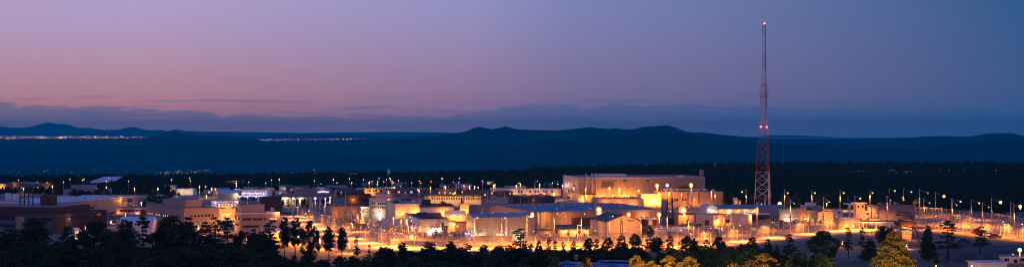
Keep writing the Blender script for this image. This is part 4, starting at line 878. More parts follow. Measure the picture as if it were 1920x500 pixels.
b = B('white_gate_hut', 'white hut with orange stained front right of the watch tower', 1624, 610, 84, 398.5, pr=1648, M=4, wall=M_white, roof=M_wroof, kind='slab', cat='hut'); b.win('f', 1631, 401, 1638, 405, 1); b.lamp('f', 1644, 400, 500, 'sod', r=.1, out=2)
b = B('purple_grey_hall', 'plain purple grey hall with two small roof vents right of the watch tower', 1648, 600, 80, 387.5, pr=1716, M=12, wall=mat('mauve_grey_siding', (.24,.20,.22), .8, .1, .3), roof=M_droof)
b.stack(6, 2, 2.2, .5, M_cream); b.stack(8, 2, 1.9, .5, M_cream); b.seams('f', 6, b.wall)
# watch tower
Y = 575; x, y = XY(1610.5, Y); r = thing('watch_tower', 'square cream watch tower with flared white cap and dark slit windows', 'watch tower', (x, y, 0), R(8)); h = Z(381, Y); w_ = 1.75
MB().box(-w_, w_, -w_, w_, 0, h).build('shaft', M_cream, r); MB().box(-w_*1.45, w_*1.45, -w_*1.45, w_*1.45, h, h+.45).build('cap', M_white, r)
for a in (-.9, .9):
    f_ = MB().box(a-.4, a+.4, -w_-.06, -w_-.002, h-1.7, h-.7).build('window', M_dark, r); MB().box(a-.3, a+.3, -w_-.09, -w_-.062, h-1.6, h-.8).build('pane', M_glass, f_)
MB().box(-.5, .5, -w_-.06, -w_-.002, 0, 2.1).build('door', M_dark, r); light((4.5, -6, 3.5), 2600, SOD, r); light((-3, -6, 6), 1500, SOD, r)
# open frame beside the tower
Y = 590; x, y = XY(1592, Y); r = thing('open_steel_frame', 'pale open frame canopy with sloping beam behind the watch tower', 'canopy frame', (x, y, 0)); L = (1648-1592)/F*Y
for q in (0, .05, .5, .75, .98): MB().box(L*q-.2, L*q+.2, 0, .4, 0, Z(384+q*6, Y)).build('post', M_pale, r)
MB().tube((-1,.2,Z(382, Y)),(L,.2,Z(388.5, Y)), .28).build('beam', M_white, r); MB().tube((-1,6,Z(382, Y)),(L,6,Z(388.5, Y)), .28).build('beam', M_white, r)
for q in (.5, .75): MB().tube((L*q,.2,4.5),(L*q+2,.2,6.6), .12).build('brace', M_pale, r)
b = B('lit_cage', 'yellow lit mesh sided enclosure beside the watch tower', 1573, 540, 84, 409, pr=1597, M=5, wall=M_tan, roof=M_pale, kind='slab', cat='enclosure'); b.pilasters('f', (1574, 1580, 1585, 1591, 1596), M_cream, .12, .4)
b.lamp('f', 1585, 421, 2600, 'sod', r=.08, out=4); b.lamp('f', 1577, 426, 1200, 'sod', r=.08, out=3)
b = B('white_canopy', 'long flat white canopy roof leading to the entry booth', 1618, 540, 80, 417.5, pr=1692, M=7, wall=M_brown, roof=M_wroof, kind='slab', cat='canopy', z0=2.8)
for q in (.02, .35, .68, .97): MB().tube((b.L*q, .4, 0), (b.L*q, .4, 2.8), .15).build('column', M_pale, b.root)
# entry booth
Y = yb(449); b = B('entry_booth', 'dazzling lit entry booth under a dark red steel hood', 1692, Y, 84, 423, pr=1709, M=3.5, wall=M_cream, roof=M_rust, kind='slab', cat='booth', over=1.1)
b.win('f', 1694, 428, 1707, 438, 3, M_gwin, gap=.15); b.lamp('f', 1695, 426, 1700, 'sod', r=.25, out=2.2); b.lamp('f', 1706, 426, 1700, 'sod', r=.2, out=2.2)
MB().box(-1.4, b.L+1.4, -1.4, 4, b.H+.41, b.H+1.5).build('hood', M_rust, b.root)
for q in (-1.2, b.L+1.0): MB().box(q, q+.3, -1.3, -1.0, 0, b.H+.4).build('post', M_rust, b.root)
# curved red steel barrier arms right of the booth
for k, (px, py, s_, l) in enumerate(((1722, 452, 1.0, 'dark red steel portal with sloping arm right of the entry booth'), (1712, 425, 1.2, 'dark red steel jib leaning over the fence behind the entry booth'))):
    x, y = P(px, py); r = thing('steel_jib', l, 'barrier', (x, y, 0), R(180 if k else 150))
    MB().box(-.4, .4, -.4, .4, 0, .5).build('base', M_conc, r); MB().path([(0,0,.4),(.3*s_,0,3.0*s_),(1.4*s_,0,4.6*s_),(5*s_,0,5.0*s_)], .2*s_).build('arm', M_rust, r); MB().path([(0,0,2.6*s_),(1.6*s_,0,3.6*s_),(4.6*s_,0,4.1*s_)], .12).build('stay', M_rust, r); MB().box(4.3*s_, 5.4*s_, -.5, .5, 3.7*s_, 4.2*s_).build('bucket', M_rust, r)
# site trailer at the right edge
b = B('site_trailer', 'bluish white site trailer with door and windows at bottom right', 1880.5, 388, 82, 480.5, L=9, pl=1874, wall=M_tarp, roof=M_broof, cat='trailer', kind='slab', z0=.5, over=.12)
b.win('f', 1884, 484, 1891, 488, 1, None); b.win('f', 1914, 484, 1920, 488, 1); b.door('f', 1901, 485, 1907, 497, M_glass); b.seams('f', 7, M_white)
for x in (.5, 8): MB().box(x, x+.4, .3, .7, 0, .5).build('jack', M_dark, b.root)
b = B('white_low_roof', 'long low white roof at the bottom edge left of the site trailer', 1836, 372, 84, 494.5, pr=1888, M=7, wall=M_tarp, roof=M_wroof, kind='slab', cat='shed')
b = B('dark_utility_box', 'small dark utility box at the foot of the apron', 1769, 392, 84, 490, pr=1780, M=1.6, wall=M_dark, roof=M_dark, cat='cabinet')
b = B('yellow_kiosk', 'pair of small yellow lit panels beyond the blue shelter roof', 1378, 700, 84, 372, pr=1383, M=3, wall=M_cream, cat='kiosk'); b.panel('f', 1378.5, 375, 1382, 381, M_gwin, 'lit_panel', .2)
b = B('small_cream_hut', 'narrow lit hut right of the two yellow panels', 1385, 700, 84, 377, pr=1389, M=3, wall=M_cream, cat='hut'); b.panel('f', 1385.6, 378, 1388, 382, M_gwin, 'lit_panel', .2)
b = B('small_bright_tent', 'small white tent glowing orange at one end among dark trees', 141, 470, 20, 433, L=3.0, pl=129, wall=M_tarp, roof=M_tarp, cat='tent', kind='gx', rh=.9); b.lamp('f', 146, 436, 1400, 'sod', r=.12, out=2.4)
# concrete stub left of the brown block
b = B('pale_pier', 'pale square pier beside the dark block in the lower left', 36, 490, 40, 409, L=2, M=2, wall=M_tan, roof=M_droof, cat='pier')
# low roofs filling the far side of the town
TW = [M_tan, M_dgrey, M_brown, M_mauve, M_dgrey, M_brown, M_grey]; TRf = [M_froof, M_droof, M_wroof, M_broof]
for i in range(44):
    px = 385+i*15.3+rnd.uniform(-5, 5); Y = rnd.choice([rnd.uniform(815, 870), rnd.uniform(890, 1010)]); ht = rnd.uniform(2.6, 4.3)
    if 660 < px < 800 and 915 < Y < 960: Y += 40
    bb = B('town_building', uniq(['low dark roofed town building', 'low grey roofed town building'][i % 2], px), px, Y, rnd.uniform(70, 88), HZ+(CH-ht)*F/Y, L=rnd.uniform(6, 15), M=rnd.uniform(6, 12), wall=rnd.choice(TW), roof=TRf[1] if i % 2 == 0 else TRf[0], kind=rnd.choice(['flat', 'slab', 'gx']), rh=1.0, group=['dark roofed town buildings far off', 'pale roofed town buildings far off'][i % 2])
    z = .6*ht
    for q in (.2, .45, .7):
        if rnd.random() < .6: bb.slab('window', 'f', (bb.L*q, bb.L*q+.9, 1.2, 2.3), .05, rnd.choice([M_gwin, M_gwin2, M_glass, M_glass]), .002)
    if rnd.random() < .45: light((bb.L*.5, -2.5, 3), 420, rnd.choice([SOD, HAL, WRM]), bb.root)
for qx in sorted(rnd.uniform(380, 1045) for i in range(30)):
    tree(qx, rnd.uniform(347, 356), rnd.uniform(880, 1020), rnd.choice(['pon', 'bigd', 'con']), uniq('dark tree between far town roofs', qx), 'trees between the far town roofs', .8)
# pale houses far off in the wood at right
for i in range(17):
    px = 1762+i*9.6+rnd.uniform(-2, 2); Y = rnd.uniform(1330, 1420)
    B('distant_house', 'tiny pale blue roof among the far trees at right', px, Y, 75+rnd.uniform(-10, 8), 320.5+rnd.uniform(-.8, 1.5), L=rnd.uniform(4, 9), M=6, wall=M_grey, roof=M_wroof, group='pale houses in the far wood', kind='gx', rh=1.0)
for i in range(9):
    B('distant_house', 'faint grey roof deep in the far wood right of the mast', 1592+i*13+rnd.uniform(-4, 4), rnd.uniform(1180, 1330), 75, 322+rnd.uniform(-2, 4), L=rnd.uniform(3, 6), M=5, wall=M_dgrey, roof=M_froof, group='faint roofs in the far wood', kind='gx', rh=.8)
b = B('distant_house', 'lone pair of bluish lights low in the wood right of the mast', 1690, 1500, 80, 313.5, L=4, M=4, wall=M_grey, roof=M_wroof, kind='gx', rh=.8); b.panel('f', 1690.5, 313.6, 1692, 315, glow('cool_speck', (.6,.75,1), 1.2), 'lit_panel')
b = B('distant_hall', 'tiny pale hall catching light beyond the dark trees near the centre', 655, 1180, 80, 325, L=6, M=5, wall=M_grey, roof=M_wroof)

# ------------------------------------------------------------------ lamp posts and poles
HEADM = {}; HALO = MB().ball((0,0,-.08), .60, 12, 7).mesh('halo_ball', M_halo, True)  # glowing ball set behind big floods to imitate their halo
def head_mesh(kind, s):
    if kind not in HEADM:
        cr_ = .30 if kind == 'flood' else .30
        HEADM[kind] = (MB().box(-.32,.32,-.2,.2,.0,.16).box(-.12,.12,-.1,.1,.16,.26).mesh('lamp_head', M_steel), MB().ball((0,0,-.08), cr_, 8, 5).mesh('lens', LENS[kind][0], True), MB().ball((0,0,-.04), .14, 6, 4).mesh('lens', M_lwh, True))
    return HEADM[kind]
def post(px, top, base, arm=None, kind='sod', power=2600, vis=True, desc=None, r=.12, s=1.0, group='lamp posts round the site', spot=True, ay=0):
    Y = yb(base); x, y = XY(px, Y); h = Z(top, Y)
    d = desc or {'sod': 'slim pole with an orange lamp', 'hal': 'pole with a purple white lamp', 'wh': 'pole with a white lamp', 'pink': 'pole with a small pink lamp', 'flood': 'mast with a starry orange floodlight'}[kind]
    o = thing('lamp_post', uniq(d, px), 'lamp post', (x, y, 0), 0, group)
    MB().tube((0,0,0), (0,0,h), r*1.25*s, r*.75*s, 8).build('pole', M_pole, o, True); MB().box(-.3,.3,-.3,.3,0,.3).build('base', M_conc, o)
    if arm:
        ax = (arm[0]-px)/F*Y; az = Z(arm[1], Y)
    else: ax, az = 0.0, h
    if arm: MB().path([(0,0,h*.97), (ax*.5,0,(h*.97+az)/2-.12*abs(ax)*.3), (ax,0,az+.15)], .06, 5).build('arm', M_pole, o)
    hm, lm, ls = head_mesh(kind, s)
    he = put('lamp_head', hm, o, (ax, 0, az+.05), 0, s*1.1); 
    l = put('lens', lm if vis else ls, he, (0,0,-.02), 0, s)
    if kind == 'flood' and vis and s > 1: put('halo_ball', HALO, he, (0,.5*s,-.02), 0, s)
    b_ls = desc == 'street lamp of the main building'
    if power: light((ax, -.05+ay, az-.5*s), power, (SOD if b_ls else LENS[kind][1]), o, .25, 138 if spot else None)
    return o
def bare(px, top, base, r=.13, desc='plain pole without a lamp', m=None, power=0):
    Y = yb(base); x, y = XY(px, Y); h = Z(top, Y)
    o = thing('pole', uniq(desc, px), 'pole', (x, y, 0), 0, 'plain poles on the site')
    MB().tube((0,0,0), (0,0,h), r*1.2, r*.8, 8).build('shaft', m or M_pole, o, True); MB().lathe((0,0,h), [(r*1.1,0),(r*1.1,.15),(.02,.22)], 8).build('cap', M_steel, o); MB().box(-.28,.28,-.28,.28,0,.28).build('base', M_conc, o)
    if power: light((1.5, -3, 3), power, SOD, o, .3)
    return o
PP = 20000
# fence line, right part: tall posts with lit heads on arms
for a in [(1399,354,392,(1391,359)),(1471,354,394,(1477,361)),(1522,356,394,(1528,361)),(1575,355,395,(1582,361)),(1603,366,410,(1613,371)),(1631,355,396,(1636,361)),(1667,352,392,(1678,357)),(1694,352,392,(1709,359)),(1754,359,402,(1770,367)),
          (1784,370,420,(1801,377)),(1821,373,412,(1836,380)),(1859,370,420,(1876,378)),(1895,378,432,(1913,386))]:
    big = a[0] in (1754, 1859, 1895)
    post(a[0], a[1], a[2], a[3], 'sod', PP, r=.17, desc='tall pole with glowing orange arm lamp', s=1.35 if big else 1.0)
# fence line posts whose heads point down, hardly seen
for a in [(1544,368,419,(1555,378)),(1482,373,420,(1489,381)),(1663,367,414,(1670,375)),(1724,354,406,(1740,361)),(1732,371,422,(1743,380)),(1785.5,372,424,(1794,384)),(1842,378,425,(1854,388)),(1901,382,441,(1913,391)),(1419,378,431,(1428,382))]:
    post(a[0], a[1], a[2], a[3], 'sod', PP*.8, vis=False, desc='lit pole with dim curved arm lamp', r=.22)
for a in [(889.5,407,456),(941,407,456),(988,405,456),(1039,399,456),(1083,421,456),(1090,399,456),(1143,404,456),(1202,406,456),(1251,394,456),(1291,404,446),(1357,401,440),(733,435,460),(763,405,442),(752,405,440),(737,400,436),(766,412,447),(660,411,434),(670,395,425),(680,392,423),(609,378,425),(573,392,406)]:
    post(a[0], a[1], a[2], (a[0]+6, a[1]+1), 'sod', PP*.55, vis=False, desc='slim straight fence mast lit orange', r=.11, ay=-2.5 if a[2] > 443 else 0)
for a in [(550,371,406),(559,372,404),(591,371,407),(610,371,410),(619,369,403)]:
    post(a[0], a[1], a[2], None, 'hal' , 2300 if a[0] != 559 else 0, vis=a[0] != 559, desc='thick pole with a purple white globe' if a[0] != 559 else 'thick pole, unlit', r=.26, s=1.3 if a[0] in (550, 591) else 1.0, spot=False)
for px, t, b_, r in [(629.5,355,386,.42),(635,382,420,.12),(648,358,417,.12),(659,384,434,.12),(584,370,404,.5),(600,370,404,.5),(914,360,397,.3),(932,382,403,.14),(946,361,379,.2),(976,372,404,.2),(1262,356,398,.12),(1298,357,402,.1),(1287,379,400,.16),(1434,372,392,.35),(1442,372,392,.35),(1287,352,381,.08),(1240,352,390,.1),(1766,389,404,.2),(1818,394,422,.24),(1802,403,432,.16),(1800,404,422,.1),(1590,368,396,.07),(1690,400,425,.1),
                      (787,350,376,.14),(1240.8,409,447,.1),(1223,405,445,.06),(828,412,446,.08),(846,398,445,.08),(718,413,430,.08),(548,352,372,.1),(1011,412,430,.08),(1117,402,445,.05)]:
    bare(px, t, b_, r)
# town lamps further back
for a in [(784,355,357,376,'pink'),(807,350,354,376,'sod'),(835,349,352,378,'pink'),(870,347,349,368,'sod'),(881,348,350,364,'wh'),(890,349,351,364,'pink'),(896,350,352,364,'wh'),(925,346,351,377,'pink'),(928,345,347,366,'sod'),(968,347,350,372,'pink'),(976,344,346,362,'sod'),(1012,345,349,372,'pink'),(1046,344,345,374,'sod'),
          (386,349,351,372,'sod'),(374,349,351,372,'wh'),(397,352,353,370,'wh'),(404,353,354,368,'sod'),(443,345,346,368,'hal'),(265,378,380,396,'sod'),(296,352,353,366,'wh'),(252,352,354,368,'sod'),(199,350,352,366,'wh'),(330,384,386,396,'sod'),(235,399,402,412,'sod'),(208,414,415,424,'pink'),
          (692,341,343,360,'hal'),(708,342,343,360,'wh'),(739,350,352,366,'sod'),(728,358,360,372,'sod'),(700,352,353,364,'wh'),(849,362,364,380,'sod'),(853,360,362,378,'sod'),(1055,346,348,372,'pink'),(1040,362,364,376,'sod'),(1038,362,365,378,'pink'),(1020,361,364,378,'sod'),(387,366,368,386,'sod'),(1095,346,348,372,'pink'),(1550,380,382,392,'sod')]:
    post(a[0], a[1], a[3], None, a[4], 1500, desc={'pink':'small street lamp with pinkish head','sod':'small street lamp with orange head','wh':'small street lamp with white head','hal':'small street lamp with purple head'}[a[4]], r=.13, s=.8, group='street lamps of the town', spot=False)
for px, t, b_, c in [(855,340,376,850),(1003,338,366,1008),(596,343,364,602),(1341,357,385,1334)]:
    post(px, t, b_, (c, t+1.5), 'wh' if px != 1341 else 'sod', 700 if px != 1341 else PP*.7, vis=px == 1341, desc='tall street lamp with a curved cobra neck', r=.18, s=1.0)
for px, py in ((52,344),(66,343),(70,341),(74,344),(81,345),(88,342),(44,352),(98,348),(20,346)):
    post(px, py, py+12, None, 'flood', 1800, desc='short post with an orange flaring lamp', s=.9, group='orange lamps of the far terminal', spot=False)
for px, py, b_, k, pw in ((1098,353,382,'pink',3000),(1143,351,382,'wh',6500),(1161,353,382,'wh',6500),(1198,356,383,'pink',5500),(1236,360,384,'sod',2500),(1255,361,384,'wh',2500),(1278,363,385,'wh',2500),(1334,362,386,'pink',1800),(1076,352,381,'pink',800)):
    post(px, py, b_, None, k, pw, desc='street lamp of the main building', s=.8, spot=False)
# strong floodlights with star shaped glare
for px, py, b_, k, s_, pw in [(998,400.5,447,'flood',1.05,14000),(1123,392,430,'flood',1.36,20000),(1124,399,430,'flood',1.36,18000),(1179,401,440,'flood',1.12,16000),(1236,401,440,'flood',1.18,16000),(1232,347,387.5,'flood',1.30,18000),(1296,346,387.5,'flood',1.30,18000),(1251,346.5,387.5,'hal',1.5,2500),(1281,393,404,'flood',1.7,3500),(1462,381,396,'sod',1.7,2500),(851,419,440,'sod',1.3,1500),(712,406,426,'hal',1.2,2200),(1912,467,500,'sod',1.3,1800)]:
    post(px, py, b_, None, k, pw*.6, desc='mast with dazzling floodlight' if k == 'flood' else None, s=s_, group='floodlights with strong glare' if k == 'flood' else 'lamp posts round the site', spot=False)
for px, py in ((1755,497.5),(1822,496.5),(1899,476)):
    post(px, py, py+14, None, 'sod', 900, desc='low orange lamp at the bottom edge', s=.8, r=.1, group='low lamps below the picture edge', spot=False)
# the lamps just below the picture that light the golden trees (street lamps on the near road)
for px, Y, h in ((1192,341,2.2),(1225,341,2.2),(1258,341,2.2),(1294,341,2.2),(1428,341,2.2),(1380,341,2.0),(1652,330,3.0),(1690,330,3.0)):
    x, y = XY(px, Y); o = thing('street_lamp', uniq('near road lamp lighting the golden trees', px), 'street lamp', (x, y, 0), 0, 'street lamps of the near road')
    MB().tube((0,0,0),(0,0,h), .1, .07, 8).build('pole', M_pole, o, True); hm, lm, ls = head_mesh('sod', 1); he = put('lamp_head', hm, o, (0,0,h), 0, 1.1); put('lens', ls, he); light((0,0,h-.4), (10500 if h < 2.5 else 24000), (1.0,.52,.12), o, .25)
for px, t, b_, pw in ((462,434,447,6000),(500,434,449,8000),(535,438,455,12000),(372,424,440,5600),(600,446,466,15000),(560,440,458,15000),(655,456,474,9000),(250,420,438,900),(160,424,436,500),(1700,458,466,1500),(1580,452,462,1600)):  # added, mostly hidden posts that warm the office fronts and road edge
    post(px, t, b_, None, 'sod', pw, vis=False, desc='added low post with dim head', s=.8, spot=False, group='added fill posts among the trees')
# tiny far lamps of the town
FL = [MB().tube((0,0,0),(0,0,7.2), .12, .08, 5).mesh('pole', M_pole)] ; FH = {k: MB().ball((0,0,7.2), .27, 6, 4).mesh('lens', LENS[k][0]) for k in ('sod','wh','pink','hal')}
for px in sorted(rnd.choice([rnd.uniform(384, 800), rnd.uniform(440, 760), rnd.uniform(620, 800), rnd.uniform(0, 380), rnd.uniform(800, 1040)]) for i in range(50)):
    b_ = rnd.uniform(352, 366); Y = yb(b_); x, y = XY(px, Y)
    k = rnd.choice(['sod','sod','wh','pink','wh','hal']); o = thing('street_lamp', uniq('tiny lamp in the far town', px), 'street lamp', (x, y, 0), 0, 'tiny lamps of the far town')
    put('pole', FL[0], o); put('lens', FH[k], o, scale=(.8,.8,1))

# ------------------------------------------------------------------ fences
def fence(name, label, pts, h, step, vee=False, mesh=True, pm=None, w_=.065, cat='fence'):
    q = [P(*p) for p in pts]; x0, y0 = q[0]; r = thing(name, label, cat, (x0, y0, 0)); q = [(x-x0, y-y0) for x, y in q]
    pm = pm or M_pole; me = MB().box(-w_, w_, -w_, w_, 0, h); 
    if vee: me.tube((0,0,h),(-.35,-.35,h+.65), .04, .03, 4).tube((0,0,h),(.35,.35,h+.65), .04, .03, 4)
    me = me.mesh('post', pm); mb = MB(); rl = MB(); bw = MB(); n = 0
    for (a, b_) in zip(q, q[1:]):
        L = sqrt((b_[0]-a[0])**2+(b_[1]-a[1])**2); k = max(1, round(L/step))
        for i in range(k): put('post', me, r, (a[0]+(b_[0]-a[0])*i/k, a[1]+(b_[1]-a[1])*i/k, 0)); n += 1
        mb.add([(*a, .1), (*b_, .1), (*b_, h), (*a, h)], [(0,1,2,3)])
        for z in (h, h*.5, .15): rl.tube((*a, z), (*b_, z), .03, .03, 4)
        if vee:
            for d in (-.35, .35):
                for z in (.35, .62): bw.tube((a[0]+d*z/.62, a[1]+d*z/.62, h+z), (b_[0]+d*z/.62, b_[1]+d*z/.62, h+z), .018, .018, 4)
    if mesh: mb.build('wire_mesh', M_mesh, r)
    rl.build('rail', pm, r)
    if vee: bw.build('barbed_wire', M_steel, r)
    return r
OUT = [(556,399),(640,434),(737,460),(900,463),(1290,460.5),(1420,446),(1560,431),(1650,427)]
INN = [(590,393),(650,416),(748,444),(900,448),(1290,447),(1420,434),(1570,418)]
fence('security_fence', 'outer chain link fence with barbed wire along the bright patrol road', OUT, 3.6, 3.6, True)
fence('security_fence', 'inner chain link fence running parallel between yard and outer fence', INN, 3.6, 3.4, True)
fence('security_fence', 'fence on the far right nearer the parking apron, brightly lit', [(1716,424),(1760,429),(1830,437),(1925,448.5)], 3.9, 2.7, True)
fence('security_fence', 'far rear fence on the right rising behind the tall pole lamps', [(1716,404),(1760,407),(1840,415),(1905,424),(1925,430)], 3.4, 3.2, True)
fence('security_fence', 'middle wire fence on the right between front and rear fences', [(1722,412),(1800,421),(1925,438)], 3.2, 3.0, True)
fence('post_row', 'row of thick pale posts along the fence below the round tank', [(1322,449),(1420,441.5),(1540,431)], 4.4, 4.3, False, False, M_cream, .2, 'bollard row')
fence('yard_fence', 'low rail fence round the dark yard left of the cream building', [(600,396),(640,408),(700,424),(745,436),(775,446)], 2.2, 3.2, False)
BAR = MB(); BAR.add([(-1.3,-.3,0),(1.3,-.3,0),(1.3,.3,0),(-1.3,.3,0),(-1.3,-.1,.95),(1.3,-.1,.95),(1.3,.1,.95),(-1.3,.1,.95)], [(0,3,2,1),(4,5,6,7),(0,1,5,4),(1,2,6,5),(2,3,7,6),(3,0,4,7)]); BARm = BAR.mesh('concrete_barrier', M_white)
for i in range(26):
    t = i/25; px = 672+t*104; py = 420+t*27+2*sin(t*3); x, y = P(px, py)
    tag(put('concrete_barrier', BARm, None, (x, y, .01), R(-42), (1, 1.2, 1.1)), f"{(ORD[i] if i < 20 else ORD[25-i]+'last ') or 'first '}white concrete barrier of the curved row from its left", 'barrier', 'concrete barriers inside the fence bend')

# ------------------------------------------------------------------ radio mast
def mast():
    Y = 700.; x, y = XY(1433.5, Y); r = thing('radio_mast', 'tall red and white lattice radio mast with three red beacons', 'radio mast', (x, y, 0), R(14))
    m = Y/F
    prof = [(388, 32), (316, 26), (256, 21), (200, 14.5), (160, 10), (120, 7.6), (80, 6.6), (47, 6.0)]
    def wz(z):
        py = HZ+(CH-z)*F/Y; return float(np.interp(-py, [-a for a, b in prof], [b for a, b in prof]))*m/1.62
    top = Z(47, Y); levels = [0.0]
    while levels[-1] < top-.5: levels.append(min(top, levels[-1]+max(1.25, wz(levels[-1])*.92)))
    def col(z):
        f = z/top; return M_red if int(f*7+1e-6) % 2 == 0 else M_twhite
    def band(z):
        py = HZ+(CH-z)*F/Y
        return M_red if (py > 376 or 256 < py < 316 or 172 < py < 205 or 100 < py < 135 or py < 66) else M_twhite
    A = [R(270), R(30), R(150)]
    def pt(k, z): q = wz(z)*.95; return (q*cos(A[k]), q*sin(A[k]), z)
    for k in range(3):
        lg = MB()
        for z0, z1 in zip(levels, levels[1:]):
            lg.cur = 0 if band((z0+z1)/2) is M_red else 1; t = .15 if z0 < 30 else (.09 if z0 < 60 else .06); lg.tube(pt(k, z0), pt(k, z1), t, t, 5, False)
        lg.build('leg', [M_red, M_twhite], r)
    for z0, z1 in zip(levels, levels[1:]):
        mm = band((z0+z1)/2); t = .075 if z0 < 30 else (.05 if z0 < 60 else .03)
        for k in range(3):
            j = (k+1) % 3; a0, a1, b0, b1 = pt(k, z0), pt(k, z1), pt(j, z0), pt(j, z1)
            MB().tube(a0, b1, t, t, 4, False).build('brace', mm, r); MB().tube(b0, a1, t, t, 4, False).build('brace', mm, r)
            MB().tube(a1, b1, t, t, 4, False).build('crossbar', mm, r)
    for z in (Z(160, Y), Z(182, Y)): MB().lathe((0,0,z), [(2.3,0),(2.3,.07),(2.22,.07),(2.22,0)], 12).build('antenna_ring', M_dark, r)
    for a in range(5): MB().tube((2.3*cos(a*1.26),2.3*sin(a*1.26),Z(183,Y)),(2.3*cos(a*1.26),2.3*sin(a*1.26),Z(159,Y)), .05, .05, 5).build('antenna', M_dark, r)
    MB().tube((.4,0,0),(.2,0,top), .12, .08, 5, False).build('cable_ladder', M_dark, r)
    MB().tube((0,0,top),(0,0,top+2), .07, .05).build('lightning_rod', M_steel, r)
    zb = Z(239, Y)
    for bx, z in ((-.9, top+.2), (-2.9, zb), (.3, zb-.1)):
        h = MB().tube((bx,-2.0,z-.5),(bx,-2.0,z), .3, .3, 8).tube((bx,-2.0,z-.45),(bx*.3,0,z-.45), .07, .07, 5).build('beacon', M_dark, r); MB().ball((bx,-2.0,z+.3), .45, 8, 6).build('lens', M_lred, h, True)
        light((bx,-3.2,z+.3), 260, (1,.06,.06), r)
    for a in range(3): q = pt(a, 0); MB().box(q[0]-.8,q[0]+.8,q[1]-.8,q[1]+.8,-.02,.5).build('footing', M_conc, r)
    light((0, -7, 1.5), 2600, (1,.55,.6), r); light((8, -9, 2.5), 2600, (1,.55,.6), r)
mast()
# ------------------------------------------------------------------ water tower, dish
x, y = XY(729, 1180); r = thing('water_tower', 'tiny white cylindrical tower standing above the dark wood', 'tower', (x, y, 0)); MB().lathe((0,0,0), [(1.3,0),(1.3,Z(317,1180)),(.2,Z(316.5,1180))], 12).build('shaft', M_white, r, True); MB().lathe((0,0,Z(318,1180)), [(1.45,0),(1.45,.4)], 12).build('band', M_grey, r)
x, y = XY(1341, 1480); r = thing('satellite_dish', 'tiny white satellite dish tilted upward at the wood edge', 'satellite dish', (x, y, 0)); z = Z(309, 1480); MB().tube((0,0,0),(0,0,z-1.2), .5).build('mount', M_steel, r)
mb = MB(); n = 14; d0 = np.array((.35,-.55,.75)); d0 /= np.linalg.norm(d0); a = np.cross(d0, (0,0,1)); a /= np.linalg.norm(a); b_ = np.cross(d0, a); c = np.array((0,0,z-1.0))
for k, (rr_, dd) in enumerate(((.05,0),(1.2,.25),(2.1,.9),(2.15,.8),(1.2,.1),(.05,-.15))): mb.v += [tuple(c+d0*dd+rr_*(a*cos(6.283*i/n)+b_*sin(6.283*i/n))) for i in range(n)]
for k in range(5): mb.f += [(k*n+i, k*n+(i+1)%n, (k+1)*n+(i+1)%n, (k+1)*n+i) for i in range(n)]; mb.m += [0]*n
mb.build('dish', M_white, r, True); MB().tube(c, c+d0*2, .08).build('feed', M_dark, r)

# ------------------------------------------------------------------ blue lagged pipes at the bottom
Y = 384.; x, y = XY(1042, Y); k = Y/F; z0 = Z(497, Y)
def pipe(label, pts, r_, y_=0):
    o = thing('insulated_pipe', label, 'pipe', (x, y+y_, 0)); q = [((p[0]-1042)*k, p[2] if len(p) > 2 else 0, Z(p[1], Y)) for p in pts]
    MB().path(q, r_, 12).build('lagging', M_pipe, o, True)
    for a, b_ in zip(q, q[1:]):
        L = sqrt(sum((a[i]-b_[i])**2 for i in range(3))); n = int(L/1.5)
        for i in range(1, n): t = i/n; c = [a[j]+(b_[j]-a[j])*t for j in range(3)]; e = [c[j]+(b_[j]-a[j])/L*.08 for j in range(3)]; MB().tube(c, e, r_*1.06, r_*1.06, 12).build('band', M_steel, o)
    for p in q[1:-1]: MB().ball(p, r_*1.04, 10, 6).build('elbow', M_pipe, o, True)
    for i in range(1, len(q), 2): MB().box(q[i][0]-.15, q[i][0]+.15, q[i][1]-.6, q[i][1]+.6, 0, q[i][2]-r_).build('support', M_dark, o)
pipe('front fat blue insulated pipe curving up at its left end', [(1041,502),(1046,495),(1056,491.5),(1100,492.5),(1130,494),(1200,497)], .34)
pipe('second blue insulated pipe behind the front one', [(1052,503),(1062,497),(1095,496),(1150,497),(1198,501)], .34, -1.2)
pipe('upper right blue insulated pipe ending by the golden tree', [(1118,494),(1124,489.5),(1150,489),(1175,490),(1190,493),(1206,494)], .3, 1.5)
for px, t, rr_, l in ((1011,482,.75,'thick dark vent pipe standing alone at the bottom, left one'),(1080.5,477.5,.62,'thick dark vent pipe behind the blue pipes, middle one')):
    o = thing('vent_pipe', l, 'vent pipe', (*XY(px, 388), 0)); h = Z(t, 388); MB().tube((0,0,0),(0,0,h), rr_, rr_, 14).build('pipe', mat('vent_purple', (.16,.13,.16)), o, True); MB().lathe((0,0,h-.15), [(rr_*1.1,0),(rr_*1.1,.2),(rr_*.8,.2),(rr_*.8,0)], 14).build('rim', M_steel, o)
o = thing('pipe_cabinet', 'dark purple box standing behind the blue pipes, right one', 'cabinet', (*XY(1116, 392), 0)); h = Z(482, 392); MB().box(0,2.6,0,1.5,0,h).build('body', MATS['vent_purple'], o)
for i in range(4): MB().box(.1+i*.65,.2+i*.65,-.06,-.002,.2,h-.1).build('rib', M_dark, o)
MB().box(-.1,2.7,-.1,1.6,h+.002,h+.12).build('lid', M_steel, o)

